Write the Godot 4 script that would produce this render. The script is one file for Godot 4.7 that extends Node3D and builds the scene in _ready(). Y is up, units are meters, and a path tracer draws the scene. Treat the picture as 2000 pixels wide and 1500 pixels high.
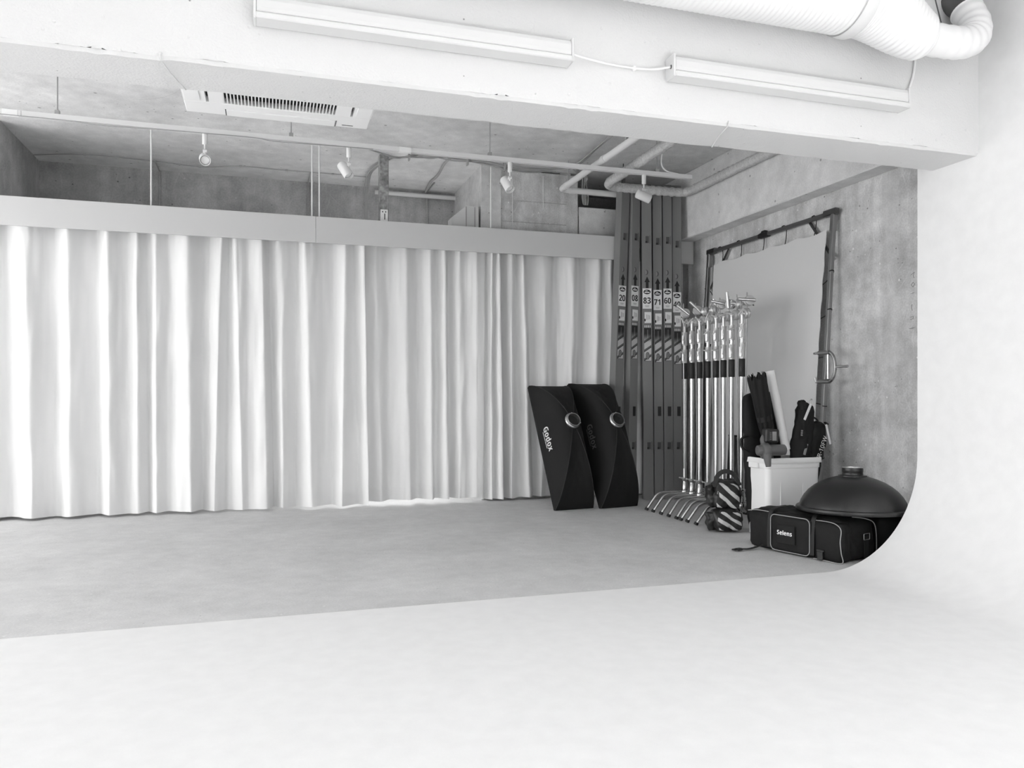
extends Node3D

# A photo studio: a white cyclorama in front, a curtained storage corner behind a painted beam.
# x runs along the curtain, y up, -z into the depth of the room; metres.

const CEIL := 2.95
const BEAM_Y := 2.097
const BEAM_FRONT := -2.98
const BEAM_BACK := -3.262
const CYC_END := -3.356
const CYC_WALL := 3.341
const CYC_R := 0.59
const WALL_R := 3.80
const WALL_L := -5.2
const VALANCE_Z := -6.42
const BACK_Z := -6.63
const RECESS_Z := -7.67
const REAR_Z := 1.6

var M := {}
var taken := {}
var rng := RandomNumberGenerator.new()


class Shape:
	var v := PackedVector3Array()
	var n := PackedVector3Array()
	var uv := PackedVector2Array()
	var idx := PackedInt32Array()

	# corners counter-clockwise seen from outside
	func quad(a: Vector3, b: Vector3, c: Vector3, d: Vector3, r := Rect2(0, 0, 1, 1)) -> void:
		var m := (c - a).cross(d - b)
		if m.length() < 1e-12:
			return
		m = m.normalized()
		var s := v.size()
		v.append_array(PackedVector3Array([a, b, c, d]))
		for k in 4:
			n.append(m)
		uv.append_array(PackedVector2Array([Vector2(r.position.x, r.end.y), r.end, Vector2(r.end.x, r.position.y), r.position]))
		idx.append_array(PackedInt32Array([s, s + 2, s + 1, s, s + 3, s + 2]))

	func tri(a: Vector3, b: Vector3, c: Vector3) -> void:
		var m := (b - a).cross(c - a)
		if m.length() < 1e-12:
			return
		m = m.normalized()
		var s := v.size()
		v.append_array(PackedVector3Array([a, b, c]))
		for k in 3:
			n.append(m)
			uv.append(Vector2.ZERO)
		idx.append_array(PackedInt32Array([s, s + 2, s + 1]))

	# a box with chamfered edges
	func box(c: Vector3, s: Vector3, b := Basis.IDENTITY, bev := 0.0) -> Shape:
		var h := s * 0.5
		bev = minf(bev, minf(h.x, minf(h.y, h.z)) * 0.9)
		var axes := [Vector3.RIGHT, Vector3.UP, Vector3.BACK]
		for k in 3:
			for sg in [-1.0, 1.0]:
				var w: Vector3 = axes[k] * sg
				var e1: Vector3 = axes[(k + 1) % 3]
				var e2: Vector3 = axes[(k + 2) % 3] * sg
				var h0: float = h[k]
				var h1: float = h[(k + 1) % 3] - bev
				var h2: float = h[(k + 2) % 3] - bev
				var o := w * h0
				quad(c + b * (o - e1 * h1 - e2 * h2), c + b * (o + e1 * h1 - e2 * h2), c + b * (o + e1 * h1 + e2 * h2), c + b * (o - e1 * h1 + e2 * h2))
		if bev > 0.0:
			for k in 3:
				var i := (k + 1) % 3
				var j := (k + 2) % 3
				for s1 in [-1.0, 1.0]:
					for s2 in [-1.0, 1.0]:
						var p := Vector3.ZERO
						p[i] = s1 * h[i]
						p[j] = s2 * (h[j] - bev)
						var q := Vector3.ZERO
						q[i] = s1 * (h[i] - bev)
						q[j] = s2 * h[j]
						var e: Vector3 = axes[k] * (h[k] - bev)
						_out(c, b, p - e, p + e, q + e, q - e)
			for sx in [-1.0, 1.0]:
				for sy in [-1.0, 1.0]:
					for sz in [-1.0, 1.0]:
						var a := Vector3(sx * h.x, sy * (h.y - bev), sz * (h.z - bev))
						var d := Vector3(sx * (h.x - bev), sy * h.y, sz * (h.z - bev))
						var f := Vector3(sx * (h.x - bev), sy * (h.y - bev), sz * h.z)
						if (d - a).cross(f - a).dot(a) > 0:
							tri(c + b * a, c + b * d, c + b * f)
						else:
							tri(c + b * a, c + b * f, c + b * d)
		return self

	func _out(c: Vector3, b: Basis, p: Vector3, q: Vector3, r: Vector3, s: Vector3) -> void:
		if (r - p).cross(s - q).dot(p + r) > 0:
			quad(c + b * p, c + b * q, c + b * r, c + b * s)
		else:
			quad(c + b * s, c + b * r, c + b * q, c + b * p)

	# smooth grid of points, rows of equal length; out: a point well behind the surface (or flip)
	func grid(rows: Array, flip := false, wrap := false, uvs := true) -> Shape:
		var nr := rows.size()
		var nc: int = rows[0].size()
		var s := v.size()
		for i in nr:
			var r: PackedVector3Array = rows[i]
			var r0: PackedVector3Array = rows[maxi(i - 1, 0)]
			var r1: PackedVector3Array = rows[mini(i + 1, nr - 1)]
			for j in nc:
				var j0 := j - 1
				var j1 := j + 1
				if wrap:
					if j0 < 0:
						j0 = nc - 2
					if j1 >= nc:
						j1 = 1
				else:
					j0 = maxi(j0, 0)
					j1 = mini(j1, nc - 1)
				var m := (r[j1] - r[j0]).cross(r1[j] - r0[j])
				m = m.normalized() if m.length() > 1e-14 else Vector3.UP
				v.append(r[j])
				n.append(-m if flip else m)
				uv.append(Vector2(float(j) / (nc - 1), 1.0 - float(i) / (nr - 1)))
		for i in nr - 1:
			for j in nc - 1:
				var a := s + i * nc + j
				if flip:
					idx.append_array(PackedInt32Array([a, a + 1, a + nc + 1, a, a + nc + 1, a + nc]))
				else:
					idx.append_array(PackedInt32Array([a, a + nc + 1, a + 1, a, a + nc, a + nc + 1]))
		return self

	# a round bar along a path; rad is a number or one radius for each point
	func tube(path: Array, rad, sides := 10, cap := true) -> Shape:
		var np := path.size()
		var rows := []
		var t0: Vector3 = (path[1] - path[0]).normalized()
		var up := Vector3.UP if absf(t0.y) < 0.9 else Vector3.RIGHT
		var bx := t0.cross(up).normalized()
		var by := bx.cross(t0).normalized()
		var lt := t0
		for i in np:
			var t: Vector3 = (path[mini(i + 1, np - 1)] - path[maxi(i - 1, 0)]).normalized()
			var ax := lt.cross(t)
			if ax.length() > 1e-6:
				var rot := Basis(ax.normalized(), lt.angle_to(t))
				bx = rot * bx
				by = rot * by
			lt = t
			var rr: float = rad if (rad is float or rad is int) else rad[i]
			var row := PackedVector3Array()
			for k in sides + 1:
				var a := TAU * k / sides
				row.append(path[i] + (bx * cos(a) + by * sin(a)) * rr)
			rows.append(row)
		grid(rows, true, true)
		if cap:
			for e in 2:
				var row: PackedVector3Array = rows[0 if e == 0 else np - 1]
				var c: Vector3 = path[0 if e == 0 else np - 1]
				var s := v.size()
				var dir: Vector3 = (path[0] - path[1]).normalized() if e == 0 else (path[np - 1] - path[np - 2]).normalized()
				v.append(c)
				n.append(dir)
				uv.append(Vector2(0.5, 0.5))
				for k in sides + 1:
					v.append(row[k])
					n.append(dir)
					uv.append(Vector2(0.5, 0.5))
				for k in sides:
					idx.append_array(PackedInt32Array([s, s + 2 + k, s + 1 + k] if e == 0 else [s, s + 1 + k, s + 2 + k]))
		return self

	# turned shape: profile of (radius, height), sharp where the profile bends hard
	func lathe(prof: Array, seg := 24, x := Transform3D.IDENTITY) -> Shape:
		for i in prof.size() - 1:
			var a: Vector2 = prof[i]
			var b: Vector2 = prof[i + 1]
			if a.distance_to(b) < 1e-7:
				continue
			var d := (b - a).normalized()
			var na := Vector2(d.y, -d.x)
			var nb := na
			if i > 0:
				var p: Vector2 = (a - prof[i - 1]).normalized()
				if p.dot(d) > 0.75:
					na = (na + Vector2(p.y, -p.x)).normalized()
			if i + 2 < prof.size():
				var q: Vector2 = (prof[i + 2] - b).normalized()
				if q.dot(d) > 0.75:
					nb = (nb + Vector2(q.y, -q.x)).normalized()
			var s := v.size()
			for k in seg + 1:
				var an := TAU * k / seg
				var c := cos(an)
				var w := sin(an)
				v.append(x * Vector3(a.x * c, a.y, a.x * w))
				v.append(x * Vector3(b.x * c, b.y, b.x * w))
				n.append((x.basis * Vector3(na.x * c, na.y, na.x * w)).normalized())
				n.append((x.basis * Vector3(nb.x * c, nb.y, nb.x * w)).normalized())
				uv.append(Vector2(float(k) / seg, a.y))
				uv.append(Vector2(float(k) / seg, b.y))
			for k in seg:
				var o := s + k * 2
				idx.append_array(PackedInt32Array([o, o + 2, o + 1, o + 1, o + 2, o + 3]))
		return self

	# a flat outline (x, y) pushed along z by depth, in the frame x
	func prism(poly: PackedVector2Array, depth: float, x := Transform3D.IDENTITY) -> Shape:
		if Geometry2D.is_polygon_clockwise(poly):
			poly = poly.duplicate()
			poly.reverse()
		var t := Geometry2D.triangulate_polygon(poly)
		for k in range(0, t.size(), 3):
			var a := poly[t[k]]
			var b := poly[t[k + 1]]
			var c := poly[t[k + 2]]
			if (b - a).cross(c - a) < 0:
				var sw := b
				b = c
				c = sw
			tri(x * Vector3(a.x, a.y, depth), x * Vector3(b.x, b.y, depth), x * Vector3(c.x, c.y, depth))
			tri(x * Vector3(a.x, a.y, 0), x * Vector3(c.x, c.y, 0), x * Vector3(b.x, b.y, 0))
		for k in poly.size():
			var a := poly[k]
			var b := poly[(k + 1) % poly.size()]
			quad(x * Vector3(a.x, a.y, 0), x * Vector3(b.x, b.y, 0), x * Vector3(b.x, b.y, depth), x * Vector3(a.x, a.y, depth))
		return self

	# a soft box: rounded, bulging, its skin moved by folds (a noise) of the given depth; taper narrows it towards the top
	var soft_s := Vector3.ONE
	var soft_r := 0.1
	var soft_x := Transform3D.IDENTITY
	var soft_noise: FastNoiseLite = null
	var soft_depth := 0.0
	var soft_bulge := 0.0
	var soft_taper := 0.0
	var soft_sag := 0.0

	func soft(k: int, sg: float, a: float, b: float) -> Vector3:
		var p := Vector3.ZERO
		p[k] = sg
		p[(k + 1) % 3] = tan(a * 0.7854)
		p[(k + 2) % 3] = tan(b * 0.7854) * sg
		var h := soft_s * 0.5
		var q := Vector3(p.x * h.x, p.y * h.y, p.z * h.z)
		var inner := (h - Vector3.ONE * soft_r).max(Vector3.ZERO)
		var c := q.clamp(-inner, inner)
		var d := q - c
		if d.length() > 1e-9:
			q = c + d.normalized() * soft_r
		var e := q / h
		var bul := Vector3((1.0 - e.y * e.y) * (1.0 - e.z * e.z), (1.0 - e.x * e.x) * (1.0 - e.z * e.z), (1.0 - e.x * e.x) * (1.0 - e.y * e.y)) * soft_bulge
		q += Vector3(e.x * bul.x, e.y * bul.y if e.y > 0 else 0.0, e.z * bul.z)
		var t := 1.0 - soft_taper * (e.y * 0.5 + 0.5)
		q.x *= t
		q.z *= t
		if e.y > 0:
			q.y -= soft_sag * e.y * (1.0 - e.x * e.x) * (1.0 - e.z * e.z * 0.5)
		if soft_noise:
			q += e.normalized() * soft_noise.get_noise_3dv(q) * soft_depth * (1.0 if e.y > -0.9 else 0.0)
		return soft_x * q

	func cushion(s: Vector3, r: float, x := Transform3D.IDENTITY, nn := 14, nz: FastNoiseLite = null, depth := 0.0, bulge := 0.0, taper := 0.0, sag := 0.0) -> Shape:
		soft_s = s
		soft_r = r
		soft_x = x
		soft_noise = nz
		soft_depth = depth
		soft_bulge = bulge
		soft_taper = taper
		soft_sag = sag
		for k in 3:
			for sg in [-1.0, 1.0]:
				var rows := []
				for i in nn + 1:
					var row := PackedVector3Array()
					for j in nn + 1:
						row.append(soft(k, sg, 2.0 * j / nn - 1.0, 2.0 * i / nn - 1.0))
					rows.append(row)
				var st := v.size()
				grid(rows)
				for i in nn + 1:
					for j in nn + 1:
						if i == 0 or j == 0 or i == nn or j == nn:   # shading runs on across the seams
							var a: float = 2.0 * j / nn - 1.0
							var b: float = 2.0 * i / nn - 1.0
							var e := 0.01
							n[st + i * (nn + 1) + j] = (soft(k, sg, a + e, b) - soft(k, sg, a - e, b)).cross(soft(k, sg, a, b + e) - soft(k, sg, a, b - e)).normalized()
		return self

	func mesh() -> ArrayMesh:
		var arr := []
		arr.resize(Mesh.ARRAY_MAX)
		arr[Mesh.ARRAY_VERTEX] = v
		arr[Mesh.ARRAY_NORMAL] = n
		arr[Mesh.ARRAY_TEX_UV] = uv
		arr[Mesh.ARRAY_INDEX] = idx
		var am := ArrayMesh.new()
		am.add_surface_from_arrays(Mesh.PRIMITIVE_TRIANGLES, arr)
		return am


# ---------------------------------------------------------------- helpers
func numbered(called: String) -> String:
	var k: int = taken.get(called, 0)
	taken[called] = k + 1
	return called if k == 0 else "%s_%03d" % [called, k]


func tag(o: Node, label: String, category: String, group := "") -> Node:
	o.set_meta("label", label)
	o.set_meta("category", category)
	if group:
		o.set_meta("group", group)
	return o


func thing(called: String, label: String, category: String, at := Vector3.ZERO, basis_ := Basis.IDENTITY, group := "") -> Node3D:
	var o := Node3D.new()
	o.name = numbered(called)
	add_child(o)
	o.transform = Transform3D(basis_, at)
	tag(o, label, category, group)
	return o


func obj(called: String, sh: Shape, m: Material, parent: Node = null, label := "") -> MeshInstance3D:
	return objm(called, sh.mesh(), m, parent, label)


func objm(called: String, me: Mesh, m: Material, parent: Node = null, label := "") -> MeshInstance3D:
	var o := MeshInstance3D.new()
	o.mesh = me
	o.material_override = m
	o.cast_shadow = GeometryInstance3D.SHADOW_CASTING_SETTING_DOUBLE_SIDED
	if parent == null:
		o.name = numbered(called)
		add_child(o)
	else:
		o.name = called
		parent.add_child(o, true)
	if label:
		o.set_meta("label", label)
	return o


func struct(called: String, sh: Shape, m: Material, parent: Node = null) -> MeshInstance3D:
	var o := obj(called, sh, m, parent)
	if parent == null:
		o.set_meta("kind", "structure")
	return o


func lettering(called: String, words: String, size: float, depth: float, m: Material, parent: Node, x: Transform3D, font := "Droid Sans", bold := false) -> MeshInstance3D:
	var t := TextMesh.new()
	var f := SystemFont.new()
	f.font_names = PackedStringArray([font])
	if bold:
		f.font_weight = 700
	t.font = f
	t.text = words
	t.font_size = 64
	t.pixel_size = size / 64.0
	t.depth = depth
	t.curve_step = 2.0
	var o := objm(called, t, m, parent)
	o.transform = x
	return o


func mat(g: float, rough := 0.8, metal := 0.0, spec := 0.5) -> StandardMaterial3D:
	var m := StandardMaterial3D.new()
	m.albedo_color = Color(g, g, g)
	m.roughness = rough
	m.metallic = metal
	m.metallic_specular = spec
	return m


func noise(sd: int, freq: float, oct := 4) -> FastNoiseLite:
	var f := FastNoiseLite.new()
	f.seed = sd
	f.noise_type = FastNoiseLite.TYPE_SIMPLEX_SMOOTH
	f.frequency = freq
	f.fractal_octaves = oct
	return f


func nimg(sd: int, freq: float, oct: int, w: int, h: int, side := 1024) -> PackedByteArray:
	var im := noise(sd, freq, oct).get_seamless_image(w, h)
	im.convert(Image.FORMAT_L8)
	if w != side or h != side:
		im.resize(side, side, Image.INTERPOLATE_CUBIC)
	return im.get_data()


# grey picture from weighted noise layers: each [bytes, weight]; returns a texture
func layered(base: float, layers: Array, dots := [], strokes := [], side := 1024) -> ImageTexture:
	var acc := PackedFloat32Array()
	acc.resize(side * side)
	acc.fill(base)
	for l in layers:
		var b: PackedByteArray = l[0]
		var w: float = l[1] / 127.5
		for i in side * side:
			acc[i] += (b[i] - 127.5) * w
	var im := Image.create_empty(side, side, false, Image.FORMAT_L8)
	var out := PackedByteArray()
	out.resize(side * side)
	for i in side * side:
		out[i] = clampi(int(acc[i] * 255.0), 0, 255)
	im = Image.create_from_data(side, side, false, Image.FORMAT_L8, out)
	for d in dots:   # [count, value, radius from, radius to]
		for k in d[0]:
			var cx := rng.randi_range(4, side - 5)
			var cy := rng.randi_range(4, side - 5)
			var r := rng.randf_range(d[2], d[3])
			var ri := int(ceil(r))
			for yy in range(maxi(cy - ri, 0), mini(cy + ri + 1, side)):
				for xx in range(maxi(cx - ri, 0), mini(cx + ri + 1, side)):
					var q := Vector2(xx - cx, yy - cy).length() / r
					if q < 1.0:
						var o := im.get_pixel(xx, yy).r
						var g: float = lerpf(d[1], o, q * q)
						im.set_pixel(xx, yy, Color(g, g, g))
	for s in strokes:  # [count, value, length, angle from, angle to, strength]
		for k in s[0]:
			var p := Vector2(rng.randf() * side, rng.randf() * side)
			var a := rng.randf_range(s[3], s[4])
			var ln: float = s[2] * rng.randf_range(0.3, 1.0)
			var bend := rng.randf_range(-0.01, 0.01)
			for q in int(ln):
				p += Vector2(cos(a), sin(a))
				a += bend
				var xi := posmod(int(p.x), side)
				var yi := posmod(int(p.y), side)
				var o := im.get_pixel(xi, yi).r
				var g: float = lerpf(o, s[1], s[5] * sin(PI * q / ln))
				im.set_pixel(xi, yi, Color(g, g, g))
	return ImageTexture.create_from_image(im)


func surfaced(tint: float, tex: Texture2D, metres: float, rough: float, bump: Texture2D = null, bump_cm := 0.0, spec := 0.5) -> StandardMaterial3D:
	var m := mat(tint, rough, 0.0, spec)
	m.albedo_texture = tex
	m.uv1_triplanar = true
	m.uv1_world_triplanar = true
	m.uv1_triplanar_sharpness = 8.0
	m.uv1_scale = Vector3.ONE / metres
	if bump:
		m.heightmap_enabled = true
		m.heightmap_texture = bump
		m.heightmap_scale = bump_cm
	return m


# basis whose y axis points along d
func along(d: Vector3, hint := Vector3.BACK) -> Basis:
	var y := d.normalized()
	var x := y.cross(hint)
	if x.length() < 1e-4:
		x = y.cross(Vector3.RIGHT)
	x = x.normalized()
	return Basis(x, y, x.cross(y))


# smooth line through points
func spline(pts: Array, per := 6) -> Array:
	var out := []
	for i in pts.size() - 1:
		var p0: Vector3 = pts[maxi(i - 1, 0)]
		var p1: Vector3 = pts[i]
		var p2: Vector3 = pts[i + 1]
		var p3: Vector3 = pts[mini(i + 2, pts.size() - 1)]
		for k in per:
			var t := float(k) / per
			out.append(p1.cubic_interpolate(p2, p0, p3, t))
	out.append(pts[-1])
	return out


# ---------------------------------------------------------------- scene
func _ready() -> void:
	rng.seed = 11
	view_and_light()
	make_materials()
	room_shell()
	windows()
	drapery()
	furnish()


func view_and_light() -> void:
	var cam := Camera3D.new()
	cam.name = "camera"
	add_child(cam)
	cam.position = Vector3(0, 0.91, 0)
	cam.rotation = Vector3(0, deg_to_rad(-17.43), 0)
	cam.projection = Camera3D.PROJECTION_FRUSTUM
	cam.near = 0.05
	cam.far = 60.0
	cam.size = 1500.0 / 1525.0 * cam.near          # vertical field of a 1500-pixel frame, focal length 1525 pixels
	cam.frustum_offset = Vector2(0, 24.5 / 1525.0 * cam.near)   # rising front: verticals stay vertical
	cam.current = true
	var e := Environment.new()
	e.background_mode = Environment.BG_SKY
	var sk := ProceduralSkyMaterial.new()
	sk.sky_top_color = Color(0.97, 0.97, 0.97)
	sk.sky_horizon_color = Color(0.95, 0.95, 0.95)
	sk.ground_horizon_color = Color(0.45, 0.45, 0.45)
	sk.ground_bottom_color = Color(0.40, 0.40, 0.40)
	sk.energy_multiplier = 2.5
	e.sky = Sky.new()
	e.sky.sky_material = sk
	e.tonemap_mode = Environment.TONE_MAPPER_LINEAR
	e.tonemap_exposure = 1.08
	e.sdfgi_enabled = true
	e.ssao_enabled = true
	e.ssil_enabled = true
	var w := WorldEnvironment.new()
	w.name = "surroundings"
	w.environment = e
	add_child(w)
	# overcast daylight standing in each window opening: centre, facing, width, height, energy
	daylight(Vector3(WALL_L + 0.02, 1.15, -4.95), Vector3.RIGHT, 2.6, 2.1, 2.1)
	daylight(Vector3(WALL_L + 0.02, 1.15, -1.6), Vector3.RIGHT, 2.8, 2.1, 1.05)
	daylight(Vector3(1.0, 1.6, REAR_Z - 0.02), Vector3.FORWARD, 4.4, 2.4, 0.18)
	daylight(Vector3(1.05, 1.02, RECESS_Z + 0.03), Vector3.BACK, 1.4, 1.85, 0.5)
	# high sun on the window side: falls on the floor just inside the windows and is thrown up from there
	var sun := DirectionalLight3D.new()
	sun.name = "sun"
	sun.light_energy = 10.0
	sun.light_angular_distance = 0.6
	sun.shadow_enabled = true
	add_child(sun)
	sun.look_at_from_position(Vector3.ZERO, Vector3(0.36, -0.80, -0.50))


func daylight(at: Vector3, facing: Vector3, w: float, h: float, energy: float) -> void:
	var l := AreaLight3D.new()
	l.name = numbered("window_daylight")
	l.area_size = Vector2(w, h)
	l.area_normalize_energy = false
	l.light_energy = energy
	l.area_range = 20.0
	l.shadow_enabled = true
	add_child(l)
	l.look_at_from_position(at, at + facing)


func make_materials() -> void:
	var big := nimg(1, 0.004, 4, 1024, 1024)
	var mid := nimg(2, 0.02, 4, 1024, 1024)
	var fine := nimg(3, 0.15, 3, 1024, 1024)
	var grain := nimg(4, 0.5, 2, 1024, 1024)
	var upright := nimg(5, 0.03, 3, 1024, 64)
	var level := nimg(6, 0.03, 3, 64, 1024)
	var wall := layered(0.83, [[big, 0.09], [mid, 0.06], [fine, 0.05], [grain, 0.04], [upright, 0.035]], [[120, 0.45, 1.0, 2.6], [160, 0.97, 1.0, 4.0]], [[260, 1.0, 70.0, 0.6, 2.2, 0.6], [120, 0.98, 150.0, 1.5, 1.65, 0.5], [60, 0.55, 90.0, 1.2, 1.9, 0.35]])
	var ceil_ := layered(0.90, [[big, 0.05], [mid, 0.04], [fine, 0.03], [grain, 0.03]], [[60, 0.5, 1.0, 2.4], [50, 0.6, 2.0, 5.0]], [[10, 0.55, 200.0, -0.1, 0.1, 0.5]])
	var floor_ := layered(0.85, [[big, 0.03], [mid, 0.025], [fine, 0.03], [grain, 0.035]], [[70, 0.6, 1.0, 2.0], [120, 0.95, 1.0, 3.0]], [[220, 0.95, 40.0, 0.0, 6.28, 0.45], [160, 0.62, 30.0, -0.3, 0.3, 0.4]])
	var relief := layered(0.5, [[mid, 0.22], [fine, 0.14], [grain, 0.06]], [[90, 0.02, 1.5, 4.0]], [[60, 0.75, 120.0, 1.4, 1.75, 0.6]])
	var ripple := layered(0.5, [[mid, 0.16], [fine, 0.10], [grain, 0.10]], [[40, 0.1, 1.0, 2.5]], [[160, 0.8, 40.0, 0.0, 6.28, 0.6]])
	var white_spots := layered(0.985, [[grain, 0.01]], [[26, 0.55, 1.5, 3.0]], [])
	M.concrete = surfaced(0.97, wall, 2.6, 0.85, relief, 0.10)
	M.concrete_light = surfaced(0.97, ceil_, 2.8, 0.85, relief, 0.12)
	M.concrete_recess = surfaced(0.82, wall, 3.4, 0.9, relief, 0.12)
	M.plaster = surfaced(0.92, ceil_, 1.7, 0.85, relief, 0.2)
	M.floor = surfaced(0.96, floor_, 2.4, 0.68, ripple, 0.15, 0.45)
	M.white_paint = surfaced(0.885, white_spots, 1.9, 0.6, relief, 0.35, 0.4)
	M.cyc = surfaced(0.935, layered(0.985, [[grain, 0.006], [mid, 0.012]]), 2.2, 0.55, ripple, 0.02, 0.35)
	M.ceiling_white = mat(0.93, 0.8)
	M.white_plastic = mat(0.96, 0.4)
	M.batten = mat(0.87, 0.5)
	M.white_metal = mat(0.90, 0.45)
	M.valance = mat(0.80, 0.55)
	M.curtain = mat(0.925, 0.95, 0.0, 0.2)
	M.curtain.backlight_enabled = true
	M.curtain.backlight = Color(0.3, 0.3, 0.3)
	M.curtain.rim_enabled = true
	M.curtain.rim = 0.25
	var weave := layered(0.5, [[nimg(31, 0.9, 1, 1024, 64), 0.3], [nimg(32, 0.9, 1, 64, 1024), 0.3]])
	M.curtain.heightmap_enabled = true
	M.curtain.heightmap_texture = weave
	M.curtain.heightmap_scale = 0.03
	M.curtain.uv1_scale = Vector3(12, 12, 1)
	M.chrome = mat(0.76, 0.22, 1.0)
	M.satin = mat(0.80, 0.32, 1.0)
	M.cast = mat(0.80, 0.45, 0.7)
	M.zinc = mat(0.92, 0.35, 0.35)
	M.steel_dark = mat(0.42, 0.35, 1.0)
	M.aluminium = mat(0.62, 0.4, 1.0)
	M.black = mat(0.07, 0.6)
	M.black_cloth = mat(0.085, 0.75, 0.0, 0.4)
	M.black_cloth.heightmap_enabled = true
	M.black_cloth.heightmap_texture = ripple
	M.black_cloth.heightmap_scale = 0.1
	M.black_cloth.uv1_triplanar = true
	M.black_cloth.uv1_scale = Vector3.ONE * 2.0
	M.black_rubber = mat(0.09, 0.55)
	M.dish = mat(0.10, 0.38)
	M.card = mat(0.48, 0.75)
	M.card_light = mat(0.52, 0.75)
	M.ink = mat(0.12, 0.7)
	M.paper = mat(0.88, 0.7)
	M.grey_print = mat(0.30, 0.6)
	M.cable_grey = mat(0.66, 0.5)
	M.insulation = surfaced(0.98, layered(0.85, [[mid, 0.06], [grain, 0.05]]), 0.5, 0.9, relief, 1.2)
	M.pipe = mat(0.88, 0.5)
	M.diffuser = mat(0.98, 0.9)
	M.diffuser.backlight_enabled = true
	M.diffuser.backlight = Color(0.4, 0.4, 0.4)
	M.bin = mat(0.94, 0.5)
	M.tool = mat(0.36, 0.5)
	M.glass = mat(0.95, 0.05)
	M.glass.transparency = BaseMaterial3D.TRANSPARENCY_ALPHA
	M.glass.albedo_color = Color(0.95, 0.95, 0.95, 0.1)
	M.post = surfaced(0.78, layered(0.74, [[big, 0.16], [mid, 0.16], [fine, 0.03]]), 1.0, 0.6)
	M.galvanised = mat(0.66, 0.5, 0.6)
	M.arm_steel = mat(0.62, 0.35, 1.0)
	M.card_print = mat(0.30, 0.75)
	M.darker_print = mat(0.30, 0.6)
	M.frame_grey = mat(0.40, 0.45, 0.6)
	M.diffuser_grey = mat(0.85, 0.9)
	M.diffuser_grey.backlight_enabled = true
	M.diffuser_grey.backlight = Color(0.3, 0.3, 0.3)
	M.black_plastic = mat(0.14, 0.45)
	M.nylon = mat(0.13, 0.42)
	M.piping = mat(0.60, 0.7)
	M.patch = mat(0.045, 0.8)
	M.white_ink = mat(0.95, 0.6)


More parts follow.
